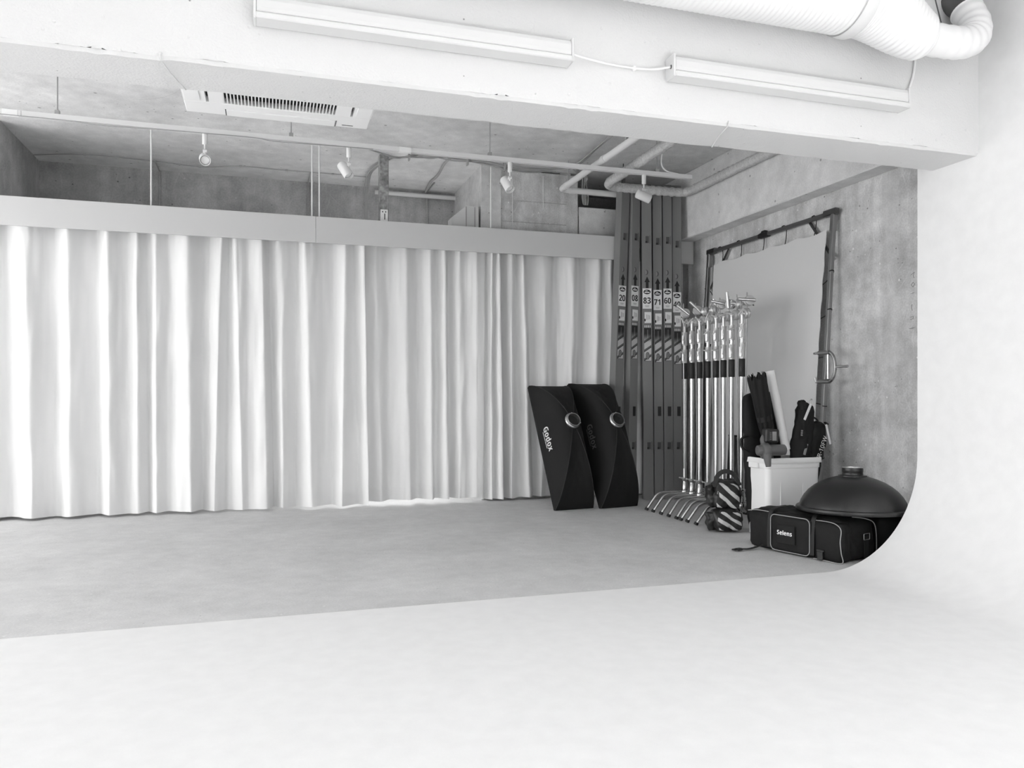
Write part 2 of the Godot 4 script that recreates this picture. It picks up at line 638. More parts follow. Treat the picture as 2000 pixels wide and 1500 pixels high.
func room_shell() -> void:
	var s := Shape.new()
	# concrete slab under everything
	s.box(Vector3(-0.7, -0.11, -3.0), Vector3(9.4, 0.22, 10.0))
	struct("floor", s, M.floor)
	# the white sweep: floor, cove and wall in one
	var prof := PackedVector2Array([Vector2(WALL_L, 0.0), Vector2(WALL_L, 0.004)])
	prof.append(Vector2(CYC_WALL - CYC_R, 0.004))
	for k in range(1, 33):
		var a := PI * 0.5 * k / 32.0
		prof.append(Vector2(CYC_WALL - CYC_R + sin(a) * CYC_R, 0.004 + CYC_R - cos(a) * CYC_R))
	prof.append(Vector2(CYC_WALL, CEIL))
	prof.append(Vector2(WALL_R + 0.1, CEIL))
	prof.append(Vector2(WALL_R + 0.1, 0.0))
	s = Shape.new()
	sweep(s, prof, CYC_END, REAR_Z)
	var cyc := struct("wall_cyclorama", s, M.cyc)
	cyc.set_meta("label", "white curved studio backdrop sweeping from floor to wall")
	# front beam, painted white
	s = Shape.new()
	rough_beam(s)
	var beam := struct("trim_1", s, M.white_paint)
	beam.set_meta("label", "white painted concrete beam across the opening")
	# ridges left by the joints of the formwork, painted over
	for q in [[-0.355, -0.300], [1.93, 2.02]]:
		s = Shape.new()
		s.tube(spline([Vector3(q[0], BEAM_Y + 0.02, BEAM_FRONT + 0.001), Vector3(q[0], BEAM_Y - 0.001, BEAM_FRONT - 0.006), Vector3(lerpf(q[0], q[1], 0.5) - 0.006, BEAM_Y - 0.001, (BEAM_FRONT + BEAM_BACK) * 0.5), Vector3(q[1], BEAM_Y - 0.001, BEAM_BACK + 0.006)]), 0.0032, 8)
		obj("joint_ridge", s, M.white_paint, beam)
	# ceilings
	s = Shape.new()
	s.box(Vector3(-0.7, CEIL + 0.1, -5.6), Vector3(9.4, 0.2, 5.2))
	struct("ceiling", s, M.concrete_light)
	s = Shape.new()
	s.box(Vector3(-0.7, CEIL + 0.1, -0.6), Vector3(9.4, 0.2, 4.8))
	struct("ceiling", s, M.ceiling_white)
	# right concrete wall and the beam along its top
	s = Shape.new()
	s.box(Vector3(WALL_R + 0.1, CEIL * 0.5, -5.62), Vector3(0.2, CEIL, 4.5))
	var wr := struct("wall_right", s, M.concrete)
	s = Shape.new()
	s.box(Vector3(WALL_R - 0.075, (2.352 + CEIL) * 0.5, -5.0), Vector3(0.15, CEIL - 2.352, 3.45), Basis.IDENTITY, 0.008)
	struct("trim_2", s, M.concrete_light).set_meta("label", "concrete edge beam along the right wall")
	# form marks on the right wall
	for q in [[1.78, -4.5, -3.4], [1.12, -4.4, -3.4]]:
		s = Shape.new()
		s.box(Vector3(WALL_R - 0.001, q[0], (q[1] + q[2]) * 0.5), Vector3(0.004, 0.004, q[2] - q[1]))
		obj("form_seam", s, M.concrete, wr)
	s = Shape.new()   # pencil marks
	for q in [[[1.66, 0.0], [1.675, 0.03], [1.655, 0.02], [1.64, 0.028]], [[1.60, 0.005], [1.615, 0.02], [1.60, 0.033], [1.585, 0.018], [1.60, 0.005]], [[1.545, 0.0], [1.55, 0.03]], [[1.48, 0.012], [1.46, 0.008], [1.44, 0.014]], [[1.40, 0.0], [1.405, 0.024], [1.39, 0.018], [1.385, 0.0]], [[1.33, -0.01], [1.334, 0.03]]]:
		var line := []
		for p in q:
			line.append(Vector3(WALL_R - 0.001, p[0], -3.87 + p[1]))
		s.tube(line, 0.0011, 5)
	obj("pencil_mark", s, M.grey_print, wr)
	# back wall: a wide recess on the left, a column, a rough wall panel with a shaft above it on the right
	s = Shape.new()
	s.box(Vector3(-0.9, CEIL * 0.5, RECESS_Z - 0.1), Vector3(2.4, CEIL, 0.2))
	s.box(Vector3(1.05, (2.0 + CEIL) * 0.5, RECESS_Z - 0.1), Vector3(1.5, CEIL - 2.0, 0.2))
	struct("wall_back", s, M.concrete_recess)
	s = Shape.new()
	s.box(Vector3(-1.98, CEIL * 0.5, -7.15), Vector3(0.2, CEIL, 1.04))
	s.box(Vector3(-3.74, CEIL * 0.5, BACK_Z - 0.1), Vector3(3.32, CEIL, 0.2))
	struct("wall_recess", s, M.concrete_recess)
	s = Shape.new()
	s.box(Vector3(1.89, (2.0 + CEIL) * 0.5, -7.15), Vector3(0.18, CEIL - 2.0, 1.04))
	struct("trim_3", s, M.plaster).set_meta("label", "stained plaster column above the pelmet")
	s = Shape.new()
	s.box(Vector3(2.345, (2.0 + 2.93) * 0.5, BACK_Z - 0.11), Vector3(0.75, 0.93, 0.2), Basis.IDENTITY, 0.006)
	s.box(Vector3(2.345, 2.945, BACK_Z - 0.2), Vector3(0.75, 0.02, 0.2))
	var wp := struct("wall_panel", s, M.concrete)
	for q in [[2.09, 2.30, 2.85], [2.38, 2.60, 2.9]]:
		s = Shape.new()
		s.box(Vector3(q[0], (q[1] + q[2]) * 0.5, BACK_Z - 0.009), Vector3(0.008, q[2] - q[1], 0.006))
		obj("form_seam", s, M.concrete_light, wp)
	for y in [2.47, 2.66]:
		s = Shape.new()
		s.box(Vector3(2.3, y, BACK_Z - 0.009), Vector3(0.6, 0.005, 0.005))
		obj("form_seam", s, M.concrete_recess, wp)
	s = Shape.new()
	s.box(Vector3(3.27, 1.325, BACK_Z - 0.11), Vector3(1.08, 2.65, 0.2), Basis.IDENTITY, 0.006)
	struct("wall_panel", s, M.concrete_light)
	s = Shape.new()
	s.box(Vector3(3.2, 2.8, -7.45), Vector3(1.3, 0.4, 0.1))
	s.box(Vector3(2.6, 2.8, -7.05), Vector3(0.1, 0.4, 0.8))
	s.box(Vector3(3.2, 2.6, -7.05), Vector3(1.3, 0.06, 0.8))
	struct("wall_shaft", s, M.concrete_recess)


# a profile in x and y pushed along z, smooth where it bends a little
func sweep(s: Shape, prof: PackedVector2Array, z0: float, z1: float) -> void:
	var c := prof.size()
	var cut := [z0, z1]
	for i in c:
		var a := prof[i]
		var b := prof[(i + 1) % c]
		var d := (b - a).normalized()
		var d0 := (a - prof[(i + c - 1) % c]).normalized()
		var d1 := (prof[(i + 2) % c] - b).normalized()
		var nn := Vector2(-d.y, d.x)
		var na := nn
		var nb := nn
		if d.dot(d0) > 0.9:
			na = (nn + Vector2(-d0.y, d0.x)).normalized()
		if d.dot(d1) > 0.9:
			nb = (nn + Vector2(-d1.y, d1.x)).normalized()
		var st := s.v.size()
		for q in 2:
			for p in 2:
				var w: Vector2 = a if p == 0 else b
				var m: Vector2 = na if p == 0 else nb
				s.v.append(Vector3(w.x, w.y, cut[q]))
				s.n.append(Vector3(m.x, m.y, 0))
				s.uv.append(Vector2(p, q))
		s.idx.append_array(PackedInt32Array([st, st + 1, st + 3, st, st + 3, st + 2]))
	var t := Geometry2D.triangulate_polygon(prof)
	for k in range(0, t.size(), 3):
		for z in [z0, z1]:
			s.tri(Vector3(prof[t[k]].x, prof[t[k]].y, z), Vector3(prof[t[k + 1]].x, prof[t[k + 1]].y, z), Vector3(prof[t[k + 2]].x, prof[t[k + 2]].y, z))


# the painted beam: hand-cast concrete, with wavering arrises
func rough_beam(s: Shape) -> void:
	var nz := noise(71, 3.0, 3)
	var nb := noise(72, 9.0, 3)
	var rows := [PackedVector3Array(), PackedVector3Array(), PackedVector3Array(), PackedVector3Array(), PackedVector3Array(), PackedVector3Array(), PackedVector3Array(), PackedVector3Array()]
	var x0 := WALL_L
	var x1 := CYC_WALL + 0.02
	var cnt := 260
	for k in cnt + 1:
		var x := lerpf(x0, x1, float(k) / cnt)
		var step := 0.006 if x < -0.33 else 0.0       # cold joint, the left pour stands a little lower
		var chip := maxf(0.0, nb.get_noise_2d(x, 5.0) - 0.25) * 0.03
		var wob := nz.get_noise_1d(x) * 0.003
		rows[0].append(Vector3(x, CEIL, BEAM_FRONT))
		rows[1].append(Vector3(x, BEAM_Y + 0.012 - step, BEAM_FRONT + wob * 0.5))
		rows[2].append(Vector3(x, BEAM_Y + 0.011 - step + chip, BEAM_FRONT + wob * 0.5))
		rows[3].append(Vector3(x, BEAM_Y - step, BEAM_FRONT - 0.010 - chip))
		rows[4].append(Vector3(x, BEAM_Y - step + wob, BEAM_BACK + 0.008 + chip))
		rows[5].append(Vector3(x, BEAM_Y + 0.010 - step + chip + wob, BEAM_BACK))
		rows[6].append(Vector3(x, BEAM_Y + 0.011, BEAM_BACK))
		rows[7].append(Vector3(x, CEIL, BEAM_BACK))
	for i in 7:
		s.grid([rows[i], rows[i + 1]], true)


# window openings with frames and panes in the unseen left and rear walls, and behind the curtain
func windows() -> void:
	var s := Shape.new()
	wall_with_openings(s, true, WALL_L - 0.2, WALL_L, -6.83, REAR_Z, [[-6.25, -3.65, 0.1, 2.2], [-3.0, -0.2, 0.1, 2.2]])
	struct("wall_left", s, M.white_paint)
	s = Shape.new()
	wall_with_openings(s, false, REAR_Z, REAR_Z + 0.2, WALL_L - 0.2, WALL_R + 0.1, [[-1.2, 3.2, 0.4, 2.8]])
	struct("wall_rear", s, M.white_paint)
	var k := 1
	for w in [[Vector3(WALL_L - 0.1, 1.15, -4.95), 2.6, 2.1, true], [Vector3(WALL_L - 0.1, 1.15, -1.6), 2.8, 2.1, true], [Vector3(1.0, 1.6, REAR_Z + 0.1), 4.4, 2.4, false], [Vector3(1.05, 1.02, RECESS_Z - 0.06), 1.48, 1.94, false]]:
		var o := Node3D.new()
		o.name = "window_%d" % k
		k += 1
		add_child(o)
		o.set_meta("kind", "structure")
		var b := Basis(Vector3.UP, PI / 2) if w[3] else Basis.IDENTITY
		o.transform = Transform3D(b, w[0])
		var W: float = w[1]
		var H: float = w[2]
		for q in [[Vector3(0, H / 2 - 0.025, 0), Vector3(W, 0.05, 0.06)], [Vector3(0, -H / 2 + 0.025, 0), Vector3(W, 0.05, 0.06)], [Vector3(-W / 2 + 0.025, 0, 0), Vector3(0.05, H, 0.06)], [Vector3(W / 2 - 0.025, 0, 0), Vector3(0.05, H, 0.06)], [Vector3(0, 0, 0), Vector3(0.04, H, 0.05)]]:
			var f := Shape.new()
			f.box(q[0], q[1], Basis.IDENTITY, 0.004)
			obj("window_frame", f, M.aluminium, o)
		for sg in [-1.0, 1.0]:
			var p := Shape.new()
			p.box(Vector3(sg * W / 4, 0, 0), Vector3(W / 2 - 0.05, H - 0.09, 0.006))
			obj("pane", p, M.glass, o)
	# walls closing the recess and the wall below the right-hand panel
	s = Shape.new()
	s.box(Vector3(2.265, 1.0, BACK_Z - 0.1), Vector3(0.93, 2.0, 0.2))
	s.box(Vector3(1.89, 1.0, -7.2), Vector3(0.18, 2.0, 0.94))
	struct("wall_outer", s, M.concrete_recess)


func wall_with_openings(s: Shape, deep: bool, a: float, b: float, from: float, to: float, holes: Array) -> void:
	var at := from
	for h in holes:
		wall_piece(s, deep, a, b, at, h[0], 0.0, CEIL)
		wall_piece(s, deep, a, b, h[0], h[1], 0.0, h[2])
		wall_piece(s, deep, a, b, h[0], h[1], h[3], CEIL)
		at = h[1]
	wall_piece(s, deep, a, b, at, to, 0.0, CEIL)


func wall_piece(s: Shape, deep: bool, a: float, b: float, t0: float, t1: float, y0: float, y1: float) -> void:
	if t1 - t0 < 0.001 or y1 - y0 < 0.001:
		return
	if deep:
		s.box(Vector3((a + b) / 2, (y0 + y1) / 2, (t0 + t1) / 2), Vector3(b - a, y1 - y0, t1 - t0))
	else:
		s.box(Vector3((t0 + t1) / 2, (y0 + y1) / 2, (a + b) / 2), Vector3(t1 - t0, y1 - y0, b - a))


# ---------------------------------------------------------------- curtain and pelmet
func drapery() -> void:
	var t := thing("curtain_pelmet", "long pale pelmet board hanging on thin rods above the curtains", "pelmet", Vector3(0, 2.14, VALANCE_Z))
	for q in [[-3.35, 0.372], [0.374, WALL_R - 0.015]]:
		var s := Shape.new()
		s.box(Vector3((q[0] + q[1]) / 2, 0.105, -0.01), Vector3(q[1] - q[0], 0.21, 0.02), Basis.IDENTITY, 0.0015)
		obj("pelmet_board", s, M.valance, t)
	var tp := Shape.new()
	tp.box(Vector3(0.2, 0.195, -0.08), Vector3(7.0, 0.02, 0.13))
	obj("top_board", tp, M.valance, t)
	for x in [-0.835, 0.345, 0.402, 1.835]:
		var s := Shape.new()
		s.tube([Vector3(x, 0.2, -0.03), Vector3(x, CEIL - 2.14, -0.03)], 0.006, 8)
		s.box(Vector3(x + 0.012, CEIL - 2.155, -0.03), Vector3(0.05, 0.02, 0.03))
		obj("hanging_rod", s, M.white_metal, t)
	var g := "curtains behind the pelmet"
	curtain("curtain", "wide white curtain with deep folds covering the left of the window wall", [[-3.3, -3.3, 0], [-3.15, -3.12, 1], [-2.95, -2.93, 0], [-2.8, -2.82, 1], [-2.6, -2.62, 0], [-2.4, -2.37, 1], [-2.25, -2.22, 0], [-2.14, -2.12, 1], [-2.043, -2.049, 0], [-1.979, -1.973, 1], [-1.835, -1.796, 0], [-1.694, -1.635, 1], [-1.515, -1.508, 0], [-1.411, -1.387, 1], [-1.222, -1.219, 0], [-1.146, -1.129, 1], [-1.013, -1.006, 0.3], [-0.942, -0.928, 0.8], [-0.885, -0.871, 0], [-0.817, -0.806, 0.8], [-0.720, -0.738, 0.3], [-0.588, -0.558, 1], [-0.469, -0.484, 0], [-0.327, -0.387, 0.9], [-0.285, -0.308, 0.1], [-0.240, -0.186, 0.9], [-0.152, -0.136, 0.55], [-0.036, 0.011, 1], [0.003, 0.054, 0], [0.105, 0.125, 0.8], [0.240, 0.232, 0], [0.280, 0.344, 1], [0.518, 0.514, 0], [0.621, 0.588, 1], [0.675, 0.721, 0.2], [0.759, 0.796, 1.2], [0.765, 0.79, 0.9]], -6.545, 0.022, 1, g)
	curtain("curtain", "white curtain with daylight glowing under its hem, middle of the window wall", [[0.70, 0.75, 0], [0.868, 0.910, 0.9], [0.962, 0.983, 0.3], [1.112, 1.151, 0.9], [1.225, 1.234, 0], [1.330, 1.344, 0.9], [1.397, 1.379, 0.1], [1.450, 1.481, 1], [1.486, 1.499, 0.0], [1.589, 1.580, 0.85], [1.666, 1.644, 0.7], [1.735, 1.739, 1], [1.742, 1.744, 0.7]], -6.575, 0.040, 2, g)
	curtain("curtain", "white curtain gathered in tight folds behind the black softboxes", [[1.70, 1.70, 0], [1.817, 1.799, 0.4], [1.836, 1.822, 0], [1.873, 1.864, 0.8], [1.896, 1.882, 0.2], [1.933, 1.956, 1.1], [1.956, 1.980, -0.2], [2.050, 2.045, 1], [2.093, 2.135, 0.2], [2.149, 2.206, 1], [2.192, 2.269, 0.1], [2.384, 2.326, 0.7], [2.491, 2.481, 0.2], [2.639, 2.589, 0.8], [2.788, 2.728, 0.2], [2.884, 2.828, 0.9], [2.940, 2.929, 0.3], [2.990, 3.011, 0.9], [3.103, 3.103, 0.1], [3.3, 3.3, 0.8], [3.5, 3.5, 0.1], [3.7, 3.7, 0.8]], -6.56, 0.020, 3, g)


func curtain(called: String, label: String, keys: Array, z: float, bottom: float, sd: int, group: String) -> void:
	var t := thing(called, label, "curtain", Vector3(0, 0, z), Basis.IDENTITY, group)
	var nz := noise(sd * 13, 1.3, 3)
	var rows := []
	var hem := []
	var cols := []
	for i in keys.size() - 1:
		var w: float = absf(keys[i + 1][0] - keys[i][0])
		var per := clampi(int(w / 0.012), 3, 12)
		for k in per:
			cols.append([i, float(k) / per])
	cols.append([keys.size() - 2, 1.0])
	for i in 33:
		var row := PackedVector3Array()
		for c in cols:
			row.append(drape(keys, nz, bottom, c, i / 32.0))
		rows.append(row)
	for i in 4:
		var row := PackedVector3Array()
		for c in cols:
			row.append(drape(keys, nz, bottom, c, i / 3.0 * 0.045) + Vector3(0, -0.002, 0.004 if i < 3 else 0.0015))
		hem.append(row)
	var s := Shape.new()
	s.grid(rows)
	obj("fabric", s, M.curtain, t)
	s = Shape.new()
	s.grid(hem)
	obj("hem", s, M.curtain, t)


func drape(keys: Array, nz: FastNoiseLite, bottom: float, c: Array, f: float) -> Vector3:
	var a: Array = keys[c[0]]
	var b: Array = keys[c[0] + 1]
	var q: float = c[1]
	var lift := pow(1.0 - f, 0.85)                # 0 at the top edge, 1 at the hem
	var xa := lerpf(a[0], a[1], lift)
	var xb := lerpf(b[0], b[1], lift)
	var ease_ := lerpf(q, 0.5 - 0.5 * cos(PI * q), 0.6)
	var zz: float = lerpf(a[2], b[2], ease_) - 0.5
	var x := lerpf(xa, xb, q)
	var y: float = bottom + (2.28 - bottom) * f
	zz *= 0.125 * lerpf(0.7, 1.0, lift)
	zz += nz.get_noise_3d(x * 3.0, y * 1.2, 4.0) * 0.016
	zz += nz.get_noise_3d(x * 11.0, y * 0.7, 9.0) * 0.014
	y += nz.get_noise_2d(x * 1.5, 20.0) * 0.012 * (1.0 - f)
	return Vector3(x, y, zz)


func furnish() -> void:
	beam_lights()
	air_duct()
	air_conditioner()
	track_lighting()
	recess_fittings()
	pipes()
	paper_boxes()
	softboxes()
	scrim_frame()
	c_stands()
	black_boards()
	storage_bin()
	sandbags()
	duffel_bags()
	beauty_dish()


# ---------------------------------------------------------------- on the beam
func beam_lights() -> void:
	var at := [[-0.045, 1.172, "white batten light fitting on the beam, nearer the left wall"], [1.621, 2.852, "white batten light fitting on the beam below the round duct"]]
	for q in at:
		var ln: float = q[1] - q[0]
		var t := thing("batten_light", q[2], "light fitting", Vector3(q[0], 2.25, BEAM_FRONT), Basis.IDENTITY, "batten lights on the beam")
		var s := Shape.new()
		s.box(Vector3(ln / 2, 0.012, 0.042), Vector3(ln - 0.012, 0.022, 0.078), Basis.IDENTITY, 0.004)
		obj("tray", s, M.batten, t)
		# lamp cover, softly rounded in front
		var prof := PackedVector2Array([Vector2(0, 0.0225), Vector2(0.066, 0.0225), Vector2(0.072, 0.029), Vector2(0.074, 0.042), Vector2(0.073, 0.068), Vector2(0.068, 0.083), Vector2(0.058, 0.091), Vector2(0.040, 0.095), Vector2(0, 0.096)])
		s = Shape.new()
		s.prism(prof, ln - 0.02, Transform3D(Basis(Vector3(0, 0, 1), Vector3(0, 1, 0), Vector3(1, 0, 0)), Vector3(0.01, 0, 0.0)))
		obj("cover", s, M.batten, t)
		for e in [0.004, ln - 0.004]:
			s = Shape.new()
			s.box(Vector3(e, 0.048, 0.038), Vector3(0.010, 0.096, 0.078), Basis.IDENTITY, 0.003)
			obj("end_cap", s, M.batten, t)
		s = Shape.new()
		s.tube([Vector3(-0.0015, 0.045, 0.05), Vector3(0.0, 0.045, 0.05)], 0.009, 12)
		obj("cable_entry", s, M.steel_dark, t)
	var s := Shape.new()
	s.tube(spline([Vector3(1.17, 2.293, -2.935), Vector3(1.25, 2.292, -2.955), Vector3(1.36, 2.288, -2.968), Vector3(1.47, 2.286, -2.968), Vector3(1.55, 2.286, -2.955), Vector3(1.62, 2.296, -2.935)]), 0.0045, 8)
	s.box(Vector3(1.47, 2.286, -2.975), Vector3(0.012, 0.018, 0.018))
	tag(obj("cable", s, M.white_plastic), "thin white cable joining the two batten lights", "cable")
	s = Shape.new()
	s.tube(spline([Vector3(2.855, 2.31, -2.94), Vector3(2.885, 2.34, -2.965), Vector3(2.915, 2.39, -2.97), Vector3(2.935, 2.45, -2.97), Vector3(2.95, 2.56, -2.97)]), 0.005, 8)
	tag(obj("cable", s, M.white_plastic), "short white cable rising from batten light to the duct", "cable")


func air_duct() -> void:
	var t := thing("air_duct", "white corrugated ventilation duct hung high on the beam, elbow near white wall", "duct", Vector3(0, 0, 0))
	# wide run
	var pa := []
	var ra := []
	for k in 441:
		var f := k / 440.0
		pa.append(Vector3(lerpf(0.2, 2.40, f), 2.655, -2.80))
		ra.append(0.163 + 0.0016 * sin(TAU * f * 88.0))
	var s := Shape.new()
	s.tube(pa, ra, 36)
	obj("wide_pipe", s, M.white_plastic, t)
	s = Shape.new()
	s.tube([Vector3(2.40, 2.655, -2.80), Vector3(2.402, 2.655, -2.80), Vector3(2.43, 2.652, -2.80), Vector3(2.455, 2.65, -2.80), Vector3(2.457, 2.65, -2.80)], [0.163, 0.171, 0.172, 0.171, 0.160], 36)
	obj("collar", s, M.white_metal, t)
	pa = []
	ra = []
	for k in 131:
		var f := k / 130.0
		var e := f * f * (3.0 - 2.0 * f)
		pa.append(Vector3(lerpf(2.455, 2.84, f), lerpf(2.65, 2.525, e), -2.80))
		var r := lerpf(0.160, 0.094, pow(f, 1.3))
		ra.append((r if f < 0.93 else lerpf(0.097, 0.074, (f - 0.93) / 0.07)) + 0.0016 * sin(TAU * f * 18.0))
	s = Shape.new()
	s.tube(pa, ra, 36)
	obj("reducer", s, M.white_plastic, t)
	pa = spline([Vector3(2.82, 2.525, -2.80), Vector3(2.95, 2.525, -2.80), Vector3(3.05, 2.535, -2.80), Vector3(3.125, 2.575, -2.812), Vector3(3.16, 2.65, -2.84), Vector3(3.165, 2.735, -2.885)], 14)
	ra = []
	for k in pa.size():
		ra.append(0.071 + 0.0015 * sin(k * 0.9) + (0.002 if k == pa.size() - 1 else 0.0))
	s = Shape.new()
	s.tube(pa, ra, 28, false)
	obj("elbow", s, M.white_plastic, t)
	s = Shape.new()
	s.tube([Vector3(3.165, 2.70, -2.865), Vector3(3.17, 2.79, -2.93), Vector3(3.172, 2.82, BEAM_FRONT + 0.002)], [0.060, 0.062, 0.063], 28, true)
	obj("spigot", s, M.steel_dark, t, "bare sheet steel spigot")
	s = Shape.new()
	s.tube([Vector3(3.005, 2.60, -2.87), Vector3(3.03, 2.66, -2.90), Vector3(3.02, 2.80, -2.93), Vector3(3.02, CEIL, -2.93)], 0.003, 6)
	obj("hanger_wire", s, M.steel_dark, t)


# ---------------------------------------------------------------- ceiling behind the beam
func air_conditioner() -> void:
	var t := thing("ceiling_air_conditioner", "white ceiling cassette air conditioner with slatted grille behind the beam", "air conditioner", Vector3(0.0675, 2.42, -3.985))
	var h := 0.4725
	var s := Shape.new()
	# panel as a frame round the intake
	s.box(Vector3(0, 0.0175, -0.389), Vector3(0.945, 0.035, 0.167), Basis.IDENTITY, 0.004)
	s.box(Vector3(0, 0.0175, 0.389), Vector3(0.945, 0.035, 0.167), Basis.IDENTITY, 0.004)
	# the two side frames are cut through by the air outlets
	for q in [[-0.4725, -0.364], [-0.350, -0.2775], [0.2855, 0.360], [0.374, 0.4725]]:
		s.box(Vector3((q[0] + q[1]) / 2, 0.0175, 0), Vector3(q[1] - q[0], 0.035, 0.612))
	for x in [-0.357, 0.367]:
		s.box(Vector3(x, 0.0175, 0.278), Vector3(0.016, 0.035, 0.056))
	obj("panel", s, M.white_plastic, t)
	for k in 34:
		s = Shape.new()
		s.box(Vector3(-0.277 + k * 0.0170, 0.010, 0), Vector3(0.0055, 0.018, 0.612))
		obj("grille_slat", s, M.white_plastic, t)
	# flap over the outlet on the far side, and the cover joints
	s = Shape.new()
	s.box(Vector3(0.01, -0.001, -0.425), Vector3(0.56, 0.006, 0.085), Basis.IDENTITY, 0.002)
	obj("outlet_flap", s, M.white_plastic, t)
	for x in [-0.275, 0.295]:
		s = Shape.new()
		s.box(Vector3(x, -0.0005, -0.425), Vector3(0.004, 0.003, 0.09))
		obj("joint", s, M.grey_print, t)
	for sg in [-1.0, 1.0]:
		s = Shape.new()
		s.box(Vector3(sg * 0.428, -0.001, -0.13), Vector3(0.075, 0.004, 0.30), Basis.IDENTITY, 0.001)
		obj("corner_cover", s, M.white_plastic, t)
	s = Shape.new()
	s.box(Vector3(0.36, -0.0012, -0.438), Vector3(0.06, 0.002, 0.004))
	obj("badge", s, M.grey_print, t)
	s = Shape.new()
	# casing, open towards the room behind the panel
	s.box(Vector3(0, 0.345, 0), Vector3(0.84, 0.01, 0.84))
	for sg in [-1.0, 1.0]:
		s.box(Vector3(sg * 0.415, 0.19, 0), Vector3(0.01, 0.31, 0.84))
		s.box(Vector3(0, 0.19, sg * 0.415), Vector3(0.82, 0.31, 0.01))
	obj("body", s, M.galvanised, t)
	for x in [-0.44, 0.44]:
		for z in [-0.36, 0.36]:
			s = Shape.new()
			s.tube([Vector3(x, 0.09, z), Vector3(x, CEIL - 2.42, z)], 0.005, 6)
			s.box(Vector3(x * 0.97, 0.1, z), Vector3(0.05, 0.02, 0.03))
			obj("hanger_rod", s, M.aluminium, t)


